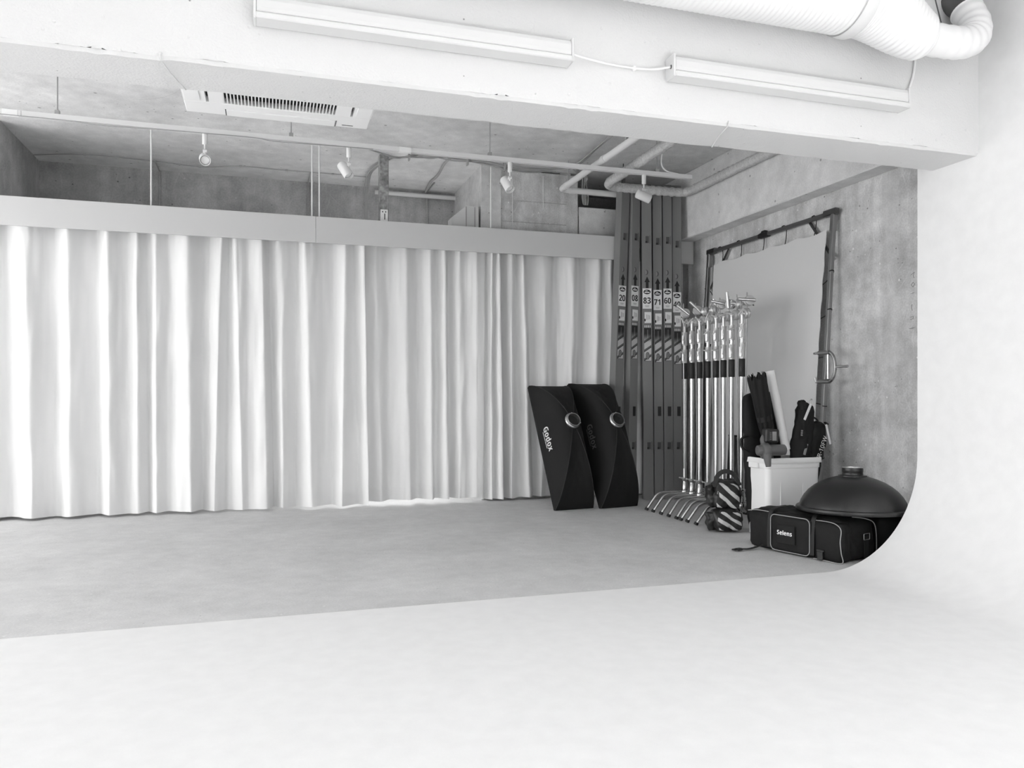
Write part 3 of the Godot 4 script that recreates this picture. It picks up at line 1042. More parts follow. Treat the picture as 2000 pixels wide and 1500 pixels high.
func track_lighting() -> void:
	var t := thing("lighting_track", "long white lighting track hung from the concrete ceiling on thin rods", "lighting track", Vector3(0, 2.685, -5.60))
	var c := PackedVector2Array([Vector2(-0.017, -0.016), Vector2(-0.007, -0.016), Vector2(-0.007, -0.012), Vector2(-0.012, -0.012), Vector2(-0.012, 0.010), Vector2(0.012, 0.010), Vector2(0.012, -0.012), Vector2(0.007, -0.012), Vector2(0.007, -0.016), Vector2(0.017, -0.016), Vector2(0.017, 0.016), Vector2(-0.017, 0.016)])
	for q in [[-3.2, -1.47], [-1.467, 0.95], [0.953, 3.28]]:
		var s := Shape.new()
		s.prism(c, q[1] - q[0], Transform3D(Basis(Vector3(0, 0, 1), Vector3(0, 1, 0), Vector3(1, 0, 0)), Vector3(q[0], 0, 0)))
		obj("rail", s, M.white_metal, t)
	for x in [-1.53, 0.95]:
		var s := Shape.new()
		s.box(Vector3(x, 0.0, 0), Vector3(0.09, 0.036, 0.037), Basis.IDENTITY, 0.003)
		obj("rail_joiner", s, M.white_plastic, t)
	for x in [-2.7, -1.27, 0.16, 1.585, 2.97]:
		var s := Shape.new()
		s.tube([Vector3(x, 0.03, 0), Vector3(x, CEIL - 2.685, 0)], 0.0045, 8)
		s.box(Vector3(x, 0.028, 0), Vector3(0.028, 0.03, 0.03), Basis.IDENTITY, 0.003)
		obj("hanging_rod", s, M.cable_grey, t)
	var s := Shape.new()
	s.tube(spline([Vector3(3.02, 0.24, 0.02), Vector3(3.0, 0.12, 0.02), Vector3(3.01, 0.055, 0.02), Vector3(3.06, 0.024, 0.015), Vector3(3.16, 0.018, 0.0)]), 0.006, 8)
	obj("feed_cable", s, M.white_plastic, t)
	s = Shape.new()
	s.tube(spline([Vector3(-1.9, -0.018, 0.02), Vector3(-1.25, -0.022, 0.02), Vector3(-1.0, -0.03, 0.02), Vector3(-0.6, -0.022, 0.02), Vector3(-0.1, -0.018, 0.02), Vector3(0.05, -0.03, 0.02), Vector3(0.4, -0.024, 0.02), Vector3(0.72, -0.02, 0.02)]), 0.003, 6)
	obj("clipped_cable", s, M.cable_grey, t)
	# spot heads: x on the rail, direction the lamp points
	var spots := [
		[-0.395, Vector3(0.10, -0.40, 0.91), "white track spotlight facing the camera, beside the cassette air conditioner"],
		[0.552, Vector3(0.42, -0.80, 0.42), "white track spotlight tilted down above the middle of the pelmet"],
		[1.742, Vector3(0.25, -0.80, 0.55), "white track spotlight in front of the stained plaster column"],
		[2.856, Vector3(0.93, -0.36, 0.10), "white track spotlight aimed sideways in front of the wrapped pipe"],
	]
	for q in spots:
		var o := thing("track_spotlight", q[2], "spotlight", Vector3(q[0], 2.669, -5.60), Basis.IDENTITY, "spotlights on the lighting track")
		s = Shape.new()
		s.lathe([Vector2(0.0, 0.004), Vector2(0.014, 0.004), Vector2(0.0165, 0.0), Vector2(0.0175, -0.004), Vector2(0.0175, -0.070), Vector2(0.014, -0.074), Vector2(0.0, -0.074)], 20)
		obj("adapter", s, M.white_metal, o)
		s = Shape.new()
		s.tube([Vector3(0, -0.070, 0), Vector3(0, -0.105, 0)], 0.0065, 12)
		obj("stem", s, M.white_metal, o)
		var d: Vector3 = q[1].normalized()
		var b := along(d)
		var pivot := Vector3(0, -0.118, 0)
		s = Shape.new()
		s.tube([pivot + Vector3(-0.013, 0, 0.0), pivot + Vector3(0.013, 0, 0.0)], 0.013, 14)
		s.box(pivot + Vector3(0, -0.008, 0), Vector3(0.012, 0.03, 0.018), Basis.IDENTITY, 0.003)
		obj("knuckle", s, M.white_metal, o)
		var up := (Vector3.UP - d * d.y).normalized()
		var mid := pivot - up * 0.050 + d * 0.012
		var hx := Transform3D(b, mid)
		s = Shape.new()
		s.lathe([Vector2(0.0, -0.058), Vector2(0.029, -0.058), Vector2(0.0345, -0.054), Vector2(0.036, -0.047), Vector2(0.036, 0.060), Vector2(0.0345, 0.062), Vector2(0.0325, 0.061), Vector2(0.0315, 0.048), Vector2(0.028, 0.042)], 28, hx)
		obj("head", s, M.white_metal, o)
		s = Shape.new()
		s.lathe([Vector2(0.0285, 0.042), Vector2(0.026, 0.044), Vector2(0.018, 0.048), Vector2(0.0, 0.049)], 24, hx)
		obj("lamp_lens", s, M.white_plastic, o)
		s = Shape.new()
		s.lathe([Vector2(0.0318, 0.047), Vector2(0.0318, 0.0435), Vector2(0.026, 0.0435)], 24, hx)
		obj("trim_ring", s, M.steel_dark, o)


func recess_fittings() -> void:
	# post
	var t := thing("steel_post", "stained square steel post rising behind the pelmet to the ceiling", "post", Vector3(0.943, 2.05, -6.64))
	var s := Shape.new()
	s.box(Vector3(0, 0.45, 0), Vector3(0.078, 0.9, 0.078), Basis.IDENTITY, 0.004)
	obj("shaft", s, M.post, t)
	s = Shape.new()
	s.box(Vector3(0.0, 0.385, 0.043), Vector3(0.062, 0.10, 0.008), Basis.IDENTITY, 0.003)
	var pl := obj("wall_plate", s, M.white_plastic, t, "white switch plate with dark marks")
	for q in [[-0.014, 0.415, 0.008, 0.012], [0.012, 0.415, 0.008, 0.012], [0.004, 0.375, 0.008, 0.05]]:
		s = Shape.new()
		s.box(Vector3(q[0], q[1], 0.0475), Vector3(q[2], q[3], 0.002))
		obj("mark", s, M.grey_print, pl)
	# boxed-in pipe cover in front of the column
	t = thing("pipe_cover", "pale box cover with a slanted corner beside the plaster column", "cover", Vector3(1.54, 2.05, -6.81))
	s = Shape.new()
	s.prism(PackedVector2Array([Vector2(0, 0), Vector2(0.24, 0), Vector2(0.24, 0.53), Vector2(0.125, 0.53), Vector2(0.0, 0.425)]), 0.16)
	obj("casing", s, M.valance, t)
	for x in [0.127, 0.205]:
		s = Shape.new()
		s.box(Vector3(x, 0.265, 0.161), Vector3(0.003, 0.52, 0.003))
		obj("joint", s, M.grey_print, t)
	# thin cable clipped along the ceiling of the recess
	t = thing("ceiling_cable", "thin pale cable clipped along the ceiling of the dark recess", "cable", Vector3(0, 0, 0))
	var pts := [Vector3(-1.87, 2.942, -7.472), Vector3(-1.462, 2.942, -7.333), Vector3(-0.933, 2.942, -7.361), Vector3(-0.567, 2.942, -7.420), Vector3(-0.221, 2.942, -7.295), Vector3(0.170, 2.942, -7.303), Vector3(0.575, 2.942, -7.295), Vector3(0.890, 2.942, -7.300)]
	s = Shape.new()
	s.tube(spline(pts, 8), 0.004, 6)
	obj("wire", s, M.cable_grey, t)
	for k in range(1, 7):
		s = Shape.new()
		s.box(pts[k] + Vector3(0, 0.001, 0), Vector3(0.022, 0.012, 0.016))
		obj("clip", s, M.cable_grey, t)
	for q in [[-0.921, "leftmost thin conduit running down the dark recess wall"], [0.375, "thin conduit on the recess wall behind the twin pelmet rods"], [1.52, "thin conduit on the recess wall right of the steel post"]]:
		s = Shape.new()
		s.tube([Vector3(q[0], 2.93, RECESS_Z + 0.012), Vector3(q[0], 2.2, RECESS_Z + 0.012)], 0.007, 8)
		s.tube([Vector3(q[0], 2.94, RECESS_Z + 0.012), Vector3(q[0], 2.94, -7.30)], 0.006, 8)
		tag(obj("conduit", s, M.concrete_recess), q[1], "conduit", "conduits in the recess")
	s = Shape.new()
	s.tube(spline([Vector3(1.489, 2.935, -6.486), Vector3(1.474, 2.935, -6.659), Vector3(1.494, 2.935, -7.032), Vector3(1.476, 2.935, -7.271), Vector3(1.50, 2.935, -7.64)]), 0.010, 8)
	tag(obj("ceiling_conduit", s, M.cable_grey), "curved grey conduit crossing the recess ceiling", "conduit")
	t = thing("cable_loop", "loose loop of cables beside the steel post dropping down the recess wall", "cable", Vector3.ZERO)
	for k in 3:
		var o := Vector3(k * 0.016 - 0.016, k * 0.004 - 0.008, k * 0.012)
		s = Shape.new()
		s.tube(spline([Vector3(1.018, 2.93, -6.60) + o, Vector3(0.947, 2.93, -6.793) + o, Vector3(0.905, 2.928, -6.95) + o, Vector3(0.885, 2.925, -7.15) + o, Vector3(0.90, 2.90, -7.45) + o, Vector3(0.915, 2.80, -7.61) + o * 0.4, Vector3(0.92, 2.5, -7.63) + o * 0.4, Vector3(0.93, 2.2, -7.63) + o * 0.4]), 0.006, 7)
		obj("wire", s, M.cable_grey, t)
	s = Shape.new()
	s.tube([Vector3(1.0, 2.895, RECESS_Z + 0.04), Vector3(1.80, 2.895, RECESS_Z + 0.04)], 0.022, 12)
	s.tube([Vector3(1.3, 2.895, RECESS_Z + 0.04), Vector3(1.3, 2.895, RECESS_Z)], 0.008, 6)
	tag(obj("wall_pipe", s, M.pipe), "pale horizontal pipe high on the recess wall", "pipe")
	# bundle of loose cables along the ceiling
	t = thing("cable_bundle", "bundle of loose grey cables strung under the ceiling behind the track", "cables", Vector3.ZERO)
	pts = [Vector3(0.66, 2.735, -5.75), Vector3(0.85, 2.80, -6.1), Vector3(1.018, 2.862, -6.37), Vector3(1.124, 2.902, -6.40), Vector3(1.299, 2.911, -6.42), Vector3(1.518, 2.915, -6.42), Vector3(1.787, 2.898, -6.42), Vector3(2.016, 2.885, -6.42), Vector3(2.260, 2.897, -6.45), Vector3(2.45, 2.92, -6.45), Vector3(2.56, 2.925, -6.25), Vector3(2.52, 2.915, -5.4), Vector3(2.50, 2.92, -4.4), Vector3(2.50, 2.92, -3.4)]
	var nz := noise(91, 2.0, 2)
	for k in 7:
		var line := []
		for i in pts.size():
			var j := 1.0 if i > 2 else 0.25
			line.append(pts[i] + Vector3(nz.get_noise_2d(i * 3.1, k * 7.7), nz.get_noise_2d(i * 2.7, k * 5.1 + 40.0) * 0.9, nz.get_noise_2d(i * 3.9, k * 6.3 + 90.0)) * 0.05 * j)
			line[i].y = minf(line[i].y, CEIL - 0.008)
		if k > 1 and k < 5:
			line = line.slice(3, 10)
		s = Shape.new()
		s.tube(spline(line), 0.0055, 7)
		obj("wire", s, M.cable_grey, t)
	for p in [Vector3(1.12, 2.895, -6.40), Vector3(1.62, 2.905, -6.42), Vector3(1.95, 2.885, -6.42)]:
		s = Shape.new()
		s.box(p, Vector3(0.012, 0.075, 0.05))
		obj("tie", s, M.cable_grey, t)
	t = thing("hanging_cables", "tangle of cables hanging through the dark gap above the paper boxes", "cables", Vector3.ZERO)
	for k in 9:
		var o := Vector3(nz.get_noise_2d(k * 9.0, 3.0), 0, nz.get_noise_2d(k * 9.0, 13.0)) * 0.05
		s = Shape.new()
		s.tube(spline([Vector3(2.62, 2.93, -6.46) + o, Vector3(2.73 + k * 0.006, 2.90, -6.56) + o * 0.5, Vector3(2.76, 2.83, -6.58) + o, Vector3(2.77, 2.73, -6.58) + o * 1.4, Vector3(2.78, 2.66, -6.60) + o]), 0.0045, 6)
		obj("wire", s, M.cable_grey, t)


func pipes() -> void:
	var t := thing("drain_pipe", "smooth pale pipe turning a corner under the ceiling", "pipe", Vector3.ZERO)
	var s := Shape.new()
	s.tube([Vector3(2.50, 2.745, -3.27), Vector3(2.49, 2.748, -6.38), Vector3(2.487, 2.748, -6.42), Vector3(2.492, 2.747, -6.455), Vector3(2.52, 2.747, -6.475), Vector3(2.56, 2.747, -6.48), Vector3(3.45, 2.742, -6.49)], 0.027, 18)
	obj("run", s, M.pipe, t)
	for q in [[Vector3(2.49, 2.748, -5.55), Vector3.BACK], [Vector3(2.492, 2.748, -6.36), Vector3.BACK], [Vector3(2.60, 2.747, -6.48), Vector3.RIGHT]]:
		s = Shape.new()
		s.tube([q[0] - q[1] * 0.025, q[0] + q[1] * 0.025], 0.031, 18)
		obj("coupling", s, M.pipe, t)
	for z in [-5.15, -6.3]:
		s = Shape.new()
		s.tube([Vector3(2.49, CEIL, z), Vector3(2.49, 2.80, z), Vector3(2.475, 2.785, z)], 0.004, 6)
		s.box(Vector3(2.488, 2.80, z), Vector3(0.022, 0.05, 0.022), Basis.IDENTITY, 0.003)
		obj("hanger", s, M.cable_grey, t)
	t = thing("insulated_pipe", "thick pipe wrapped in rough white insulation above the paper boxes", "pipe", Vector3.ZERO)
	wrapped(t, "wrapped_run", [Vector3(2.80, 2.775, -3.27), Vector3(2.80, 2.765, -5.0), Vector3(2.795, 2.745, -6.08), Vector3(2.80, 2.742, -6.14), Vector3(2.825, 2.74, -6.195), Vector3(2.875, 2.74, -6.225), Vector3(2.95, 2.74, -6.235), Vector3(3.30, 2.742, -6.245), Vector3(3.52, 2.745, -6.25), Vector3(3.585, 2.745, -6.235), Vector3(3.605, 2.746, -6.17), Vector3(3.606, 2.748, -5.0), Vector3(3.606, 2.752, -3.27)], 0.039, 5)
	for q in [Vector3(2.80, 2.77, -4.9), Vector3(2.98, 2.74, -6.235)]:
		s = Shape.new()
		s.tube([Vector3(q.x, CEIL, q.z), Vector3(q.x, q.y + 0.03, q.z)], 0.004, 6)
		s.box(q + Vector3(0, 0.055, 0), Vector3(0.03, 0.05, 0.02), Basis.IDENTITY, 0.003)
		obj("hanger", s, M.steel_dark, t)


func wrapped(t: Node, called: String, pts: Array, r: float, sd: int) -> void:
	var nz := noise(sd, 14.0, 2)
	var fine_ := []
	for i in pts.size() - 1:
		var a: Vector3 = pts[i]
		var b: Vector3 = pts[i + 1]
		var c := maxi(1, int(a.distance_to(b) / 0.012))
		for k in c:
			fine_.append(a.lerp(b, float(k) / c))
	fine_.append(pts[-1])
	var ra := []
	for i in fine_.size():
		ra.append(r * (1.0 + 0.10 * nz.get_noise_1d(i * 0.05) + 0.05 * sin(i * 1.15)))
	var s := Shape.new()
	s.tube(fine_, ra, 22)
	obj(called, s, M.insulation, t)


# ---------------------------------------------------------------- rolls of background paper in their boxes
func sticker_texture() -> ImageTexture:
	var w := 64
	var h := 256
	var im := Image.create_empty(w, h, false, Image.FORMAT_RGB8)
	for y in h:
		for x in w:
			var g := 0.10 + 0.05 * sin(x * 0.4)
			if y < 26:
				g = 0.30 if y < 4 or y > 20 else (0.78 if (x / 5) % 3 != 0 and x > 4 and x < 58 else 0.32)
			else:
				var d := (y + x * 0.55 - 70.0)
				if y > 62:
					var fade := clampf((y - 62.0) / 60.0, 0.0, 1.0)
					g = lerpf(0.10, 0.74 if fposmod(d, 62.0) < 44.0 else 0.34, fade)
					if fposmod(d, 62.0) > 56.0:
						g *= 0.5
				if absf(x - 32.0) < 5.0 and y > 34 and y < 96:
					g = lerpf(g, 0.6, 0.5)
				var e := Vector2((x - 30.0) / 17.0, (y - 218.0) / 26.0).length()
				if e < 1.0:
					g = 0.16 if e > 0.86 or (int(x / 4.0) + int(y / 7.0)) % 3 == 0 else 0.55
			if x < 2 or x > w - 3 or y > h - 4:
				g = 0.28
			im.set_pixel(x, y, Color(g, g, g))
	return ImageTexture.create_from_image(im)


func flat_panel(c: Vector3, w: float, h: float, thick := 0.0012) -> Shape:
	var s := Shape.new()
	s.box(c + Vector3(0, 0, thick * 0.5), Vector3(w, h, thick))
	return s


func disc(c: Vector3, rx: float, ry: float, thick: float, seg := 24) -> Shape:
	var p := PackedVector2Array()
	for k in seg:
		p.append(Vector2(cos(TAU * k / seg) * rx, sin(TAU * k / seg) * ry))
	var s := Shape.new()
	s.prism(p, thick, Transform3D(Basis.IDENTITY, c))
	return s


func paper_boxes() -> void:
	var stick := sticker_texture()
	M.sticker = mat(1.0, 0.5)
	M.sticker.albedo_texture = stick
	var rows := [
		["20", Vector3(2.936, 0, -6.315), Vector3(3.053, 2.797, -6.325), 0.0, 0.088, 0.0, "grey paper roll box numbered twenty, nearest the curtain"],
		["08", Vector3(3.083, 0, -6.269), Vector3(3.151, 2.805, -6.322), 0.02, 0.088, 0.0, "grey paper roll box numbered zero eight, second from the curtain"],
		["83", Vector3(3.220, 0, -6.215), Vector3(3.245, 2.810, -6.318), 0.05, 0.088, -0.02, "grey paper roll box numbered eighty-three, standing slightly forward"],
		["71", Vector3(3.310, 0, -6.196), Vector3(3.352, 2.815, -6.318), 0.02, 0.083, -0.03, "grey paper roll box numbered seventy-one"],
		["60", Vector3(3.394, 0, -6.170), Vector3(3.451, 2.825, -6.315), 0.02, 0.083, -0.015, "grey paper roll box numbered sixty"],
		["40", Vector3(3.474, 0, -6.146), Vector3(3.545, 2.825, -6.312), 0.02, 0.083, -0.045, "grey paper roll box numbered forty, nearest the concrete wall"],
	]
	for q in rows:
		var foot: Vector3 = q[1]
		var head: Vector3 = q[2]
		var up := (head - foot).normalized()
		var side := Vector3(cos(0.27), 0, sin(0.27))
		if q[0] == "20" or q[0] == "08":
			side = Vector3(cos(0.20), 0, -sin(0.20))
		side = (side - up * side.dot(up)).normalized()
		var b := Basis(side, up, side.cross(up))
		var t := thing("paper_roll_box", q[6], "box", foot, b, "background paper boxes in the corner")
		var ln := foot.distance_to(head)
		var w: float = q[4]
		var s := Shape.new()
		s.box(Vector3(0, ln / 2, -w / 2), Vector3(w, ln, w), Basis.IDENTITY, 0.0025)
		obj("carton", s, M.card, t)
		var dy: float = q[5]
		var z := 0.0002
		# maker's mark near the top and near the foot: a small picture and a column of print
		for y in [2.335 + dy, 0.475]:
			obj("printed_mark", flat_panel(Vector3(0.004, y, z), 0.030, 0.062), M.card_print, t)
			obj("printed_mark", flat_panel(Vector3(-0.004, y - 0.022, z + 0.001), 0.018, 0.018), M.ink, t)
			obj("printed_mark", flat_panel(Vector3(0.028, y, z), 0.004, 0.075), M.card_print, t)
		if q[0] != "83":
			obj("printed_mark", flat_panel(Vector3(0.008, 0.78, z), 0.030, 0.085), M.ink, t)
		# hand hole: not cut, its shaded inside is coloured as a flat dark disc
		var hx: float = -0.006
		var hole := obj("hole_shade_disc", disc(Vector3(hx, 2.04 + dy, z), 0.0165, 0.023, 0.0008), M.grey_print, t)
		obj("torn_flap", disc(Vector3(hx - 0.005, 2.04 + dy, z + 0.0009), 0.010, 0.020, 0.001), M.card_light, hole)
		# arrow
		s = Shape.new()
		s.prism(PackedVector2Array([Vector2(0, 0.105), Vector2(0.024, 0.055), Vector2(0.0125, 0.055), Vector2(0.0125, 0.0), Vector2(-0.0125, 0.0), Vector2(-0.0125, 0.055), Vector2(-0.024, 0.055)]), 0.0008, Transform3D(Basis.IDENTITY, Vector3(0.0, 1.897 + dy, z)))
		obj("arrow", s, M.ink, t)
		# number label
		var lb := obj("number_label", flat_panel(Vector3(-0.002, 1.805 + dy, z), w * 0.90, 0.182), M.paper, t)
		obj("oval_mark", disc(Vector3(-0.002, 1.864 + dy, z + 0.0012), w * 0.36, 0.021, 0.0006), M.ink, lb)
		obj("oval_script", flat_panel(Vector3(-0.002, 1.860 + dy, z + 0.0019), w * 0.50, 0.010, 0.0005), M.paper, lb)
		obj("oval_script", flat_panel(Vector3(-0.006, 1.874 + dy, z + 0.0019), w * 0.22, 0.006, 0.0005), M.paper, lb)
		lettering("number", q[0], w * 0.86, 0.001, M.ink, lb, Transform3D(Basis.IDENTITY.scaled(Vector3(0.86, 1.0, 1.0)), Vector3(-0.002, 1.785 + dy, z + 0.0016)), "Droid Sans", true)
		obj("small_print", flat_panel(Vector3(-0.002, 1.740 + dy, z + 0.0012), w * 0.42, 0.003, 0.0005), M.card, lb)
		obj("small_print", flat_panel(Vector3(-0.002, 1.731 + dy, z + 0.0012), w * 0.36, 0.003, 0.0005), M.card, lb)
		# second label
		lb = obj("small_label", flat_panel(Vector3(0.004, 1.635 + dy, z), w * 0.68, 0.098), M.paper, t)
		obj("stamp", disc(Vector3(-w * 0.25, 1.612 + dy, z + 0.0012), 0.006, 0.013, 0.0005, 16), M.ink, lb)
		for k in 3:
			obj("small_print", flat_panel(Vector3(w * (-0.06 + 0.14 * k), 1.637 + dy, z + 0.0012), 0.004, 0.05 - 0.008 * k, 0.0005), M.card_light, lb)
		# picture sticker
		s = Shape.new()
		s.quad(Vector3(-w * 0.38, 1.245 + dy, z + 0.0006), Vector3(w * 0.38, 1.245 + dy, z + 0.0006), Vector3(w * 0.38, 1.572 + dy, z + 0.0006), Vector3(-w * 0.38, 1.572 + dy, z + 0.0006))
		obj("picture_sticker", s, M.sticker, t)


# ---------------------------------------------------------------- softboxes
func softboxes() -> void:
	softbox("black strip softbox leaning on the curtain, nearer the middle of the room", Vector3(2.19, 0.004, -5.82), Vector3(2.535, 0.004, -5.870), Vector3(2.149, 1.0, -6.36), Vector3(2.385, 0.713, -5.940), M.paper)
	softbox("black strip softbox leaning beside the tall paper boxes", Vector3(2.582, 0.004, -5.816), Vector3(2.935, 0.004, -5.880), Vector3(2.512, 1.02, -6.36), Vector3(2.772, 0.713, -5.925), M.darker_print)  # lettering here is a darker grey than on the first


func softbox(label: String, bl: Vector3, br: Vector3, tl: Vector3, ring: Vector3, ink: Material) -> void:
	var t := thing("softbox", label, "softbox", bl, Basis.IDENTITY, "strip softboxes")
	var w := br - bl
	var l := tl - bl
	var nn := w.cross(l).normalized()
	var c := (w + l) * 0.5
	var rc := ring - bl
	var dep := (rc - c).dot(nn)
	var flat_c := rc - nn * dep
	var wx := w.normalized()
	var lx := nn.cross(wx).normalized()
	var nz := noise(int(bl.x * 100), 7.0, 3)
	# four panels from the rim to the ring
	var cor := [Vector3.ZERO, w, w + l, l]
	var names := ["foot_panel", "side_panel", "head_panel", "side_panel"]
	for e in 4:
		var rows := []
		for i in 17:
			var row := PackedVector3Array()
			for j in 17:
				row.append(softbox_point(cor[e], cor[(e + 1) % 4], flat_c, wx, lx, nn, dep, nz, i / 16.0, j / 16.0))
			rows.append(row)
		var s := Shape.new()
		s.grid(rows)
		obj(names[e], s, M.black_cloth, t)
	# face cloth and its lip against the curtain
	var lip := Shape.new()
	var inset := -nn * 0.03
	for e in 4:
		var a: Vector3 = cor[e]
		var b: Vector3 = cor[(e + 1) % 4]
		lip.quad(a + inset, b + inset, b, a)
	obj("lip", lip, M.black_cloth, t)
	var fs := Shape.new()
	fs.quad(cor[0] + inset * 0.6, cor[3] + inset * 0.6, cor[2] + inset * 0.6, cor[1] + inset * 0.6)
	obj("front_diffuser", fs, M.diffuser, t)
	# seams along the rods
	for e in 4:
		var pth := []
		for i in 13:
			pth.append(softbox_point(cor[e], cor[(e + 1) % 4], flat_c, wx, lx, nn, dep, nz, i / 12.0, 0.0) + nn * 0.001)
		var s := Shape.new()
		s.tube(pth, 0.0035, 6)
		obj("rod_seam", s, M.black, t)
	# speed ring
	var rb := Basis(wx, nn, wx.cross(nn))
	var rx := Transform3D(rb, rc - nn * 0.004)
	var s := Shape.new()
	s.lathe([Vector2(0.068, 0.0), Vector2(0.070, 0.004), Vector2(0.068, 0.012), Vector2(0.060, 0.018), Vector2(0.058, 0.032), Vector2(0.0535, 0.032), Vector2(0.0525, 0.0), Vector2(0.053, -0.02)], 36, rx)
	obj("speed_ring", s, M.satin, t)
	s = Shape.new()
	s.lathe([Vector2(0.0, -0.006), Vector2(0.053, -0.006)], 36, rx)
	obj("ring_shade_disc", s, M.black, t)  # black disc stands in for the shade inside the softbox
	for k in 3:
		var an := TAU * k / 3.0 + 0.5
		s = Shape.new()
		s.tube([rx * Vector3(cos(an) * 0.056, 0.024, sin(an) * 0.056), rx * Vector3(cos(an) * 0.065, 0.024, sin(an) * 0.065)], 0.004, 8)
		obj("screw", s, M.satin, t)
	# print on the left panel, running down along the rim
	var at := softbox_point(cor[3], cor[0], flat_c, wx, lx, nn, dep, nz, 0.30, 0.50)
	var dg := (softbox_point(cor[3], cor[0], flat_c, wx, lx, nn, dep, nz, 0.30, 0.60) - at).normalized()
	var df := softbox_point(cor[3], cor[0], flat_c, wx, lx, nn, dep, nz, 0.42, 0.50) - at
	df = (df - dg * df.dot(dg)).normalized()
	var face := dg.cross(df).normalized()
	var tb := Basis(dg, df, face)
	at += face * 0.007
	lettering("logo", "Godox", 0.072, 0.001, ink, t, Transform3D(tb, at), "Droid Sans", true)
	lettering("small_print", "GODOX PHOTO EQUIPMENT", 0.0115, 0.001, ink, t, Transform3D(tb, at - df * 0.034 + face * 0.003), "Droid Sans", true)


func softbox_point(a: Vector3, b: Vector3, flat_c: Vector3, wx: Vector3, lx: Vector3, nn: Vector3, dep: float, nz: FastNoiseLite, f: float, g: float) -> Vector3:
	var p := a.lerp(b, g)
	var ca := (a - flat_c).normalized()
	var cb := (b - flat_c).normalized()
	var a0 := atan2(ca.dot(lx), ca.dot(wx))
	var an := a0 + ca.signed_angle_to(cb, nn) * g
	var q := flat_c + (wx * cos(an) + lx * sin(an)) * 0.060
	var fl := p.lerp(q, lerpf(f, 1.0 - cos(f * PI * 0.5), 0.55))
	var sag := sin(PI * g) * sin(PI * f) * 0.022
	return fl + nn * (dep * sin(f * PI * 0.5) - sag) + nn * nz.get_noise_3dv(fl * 3.0) * 0.012 * sin(PI * f) * sin(PI * g)


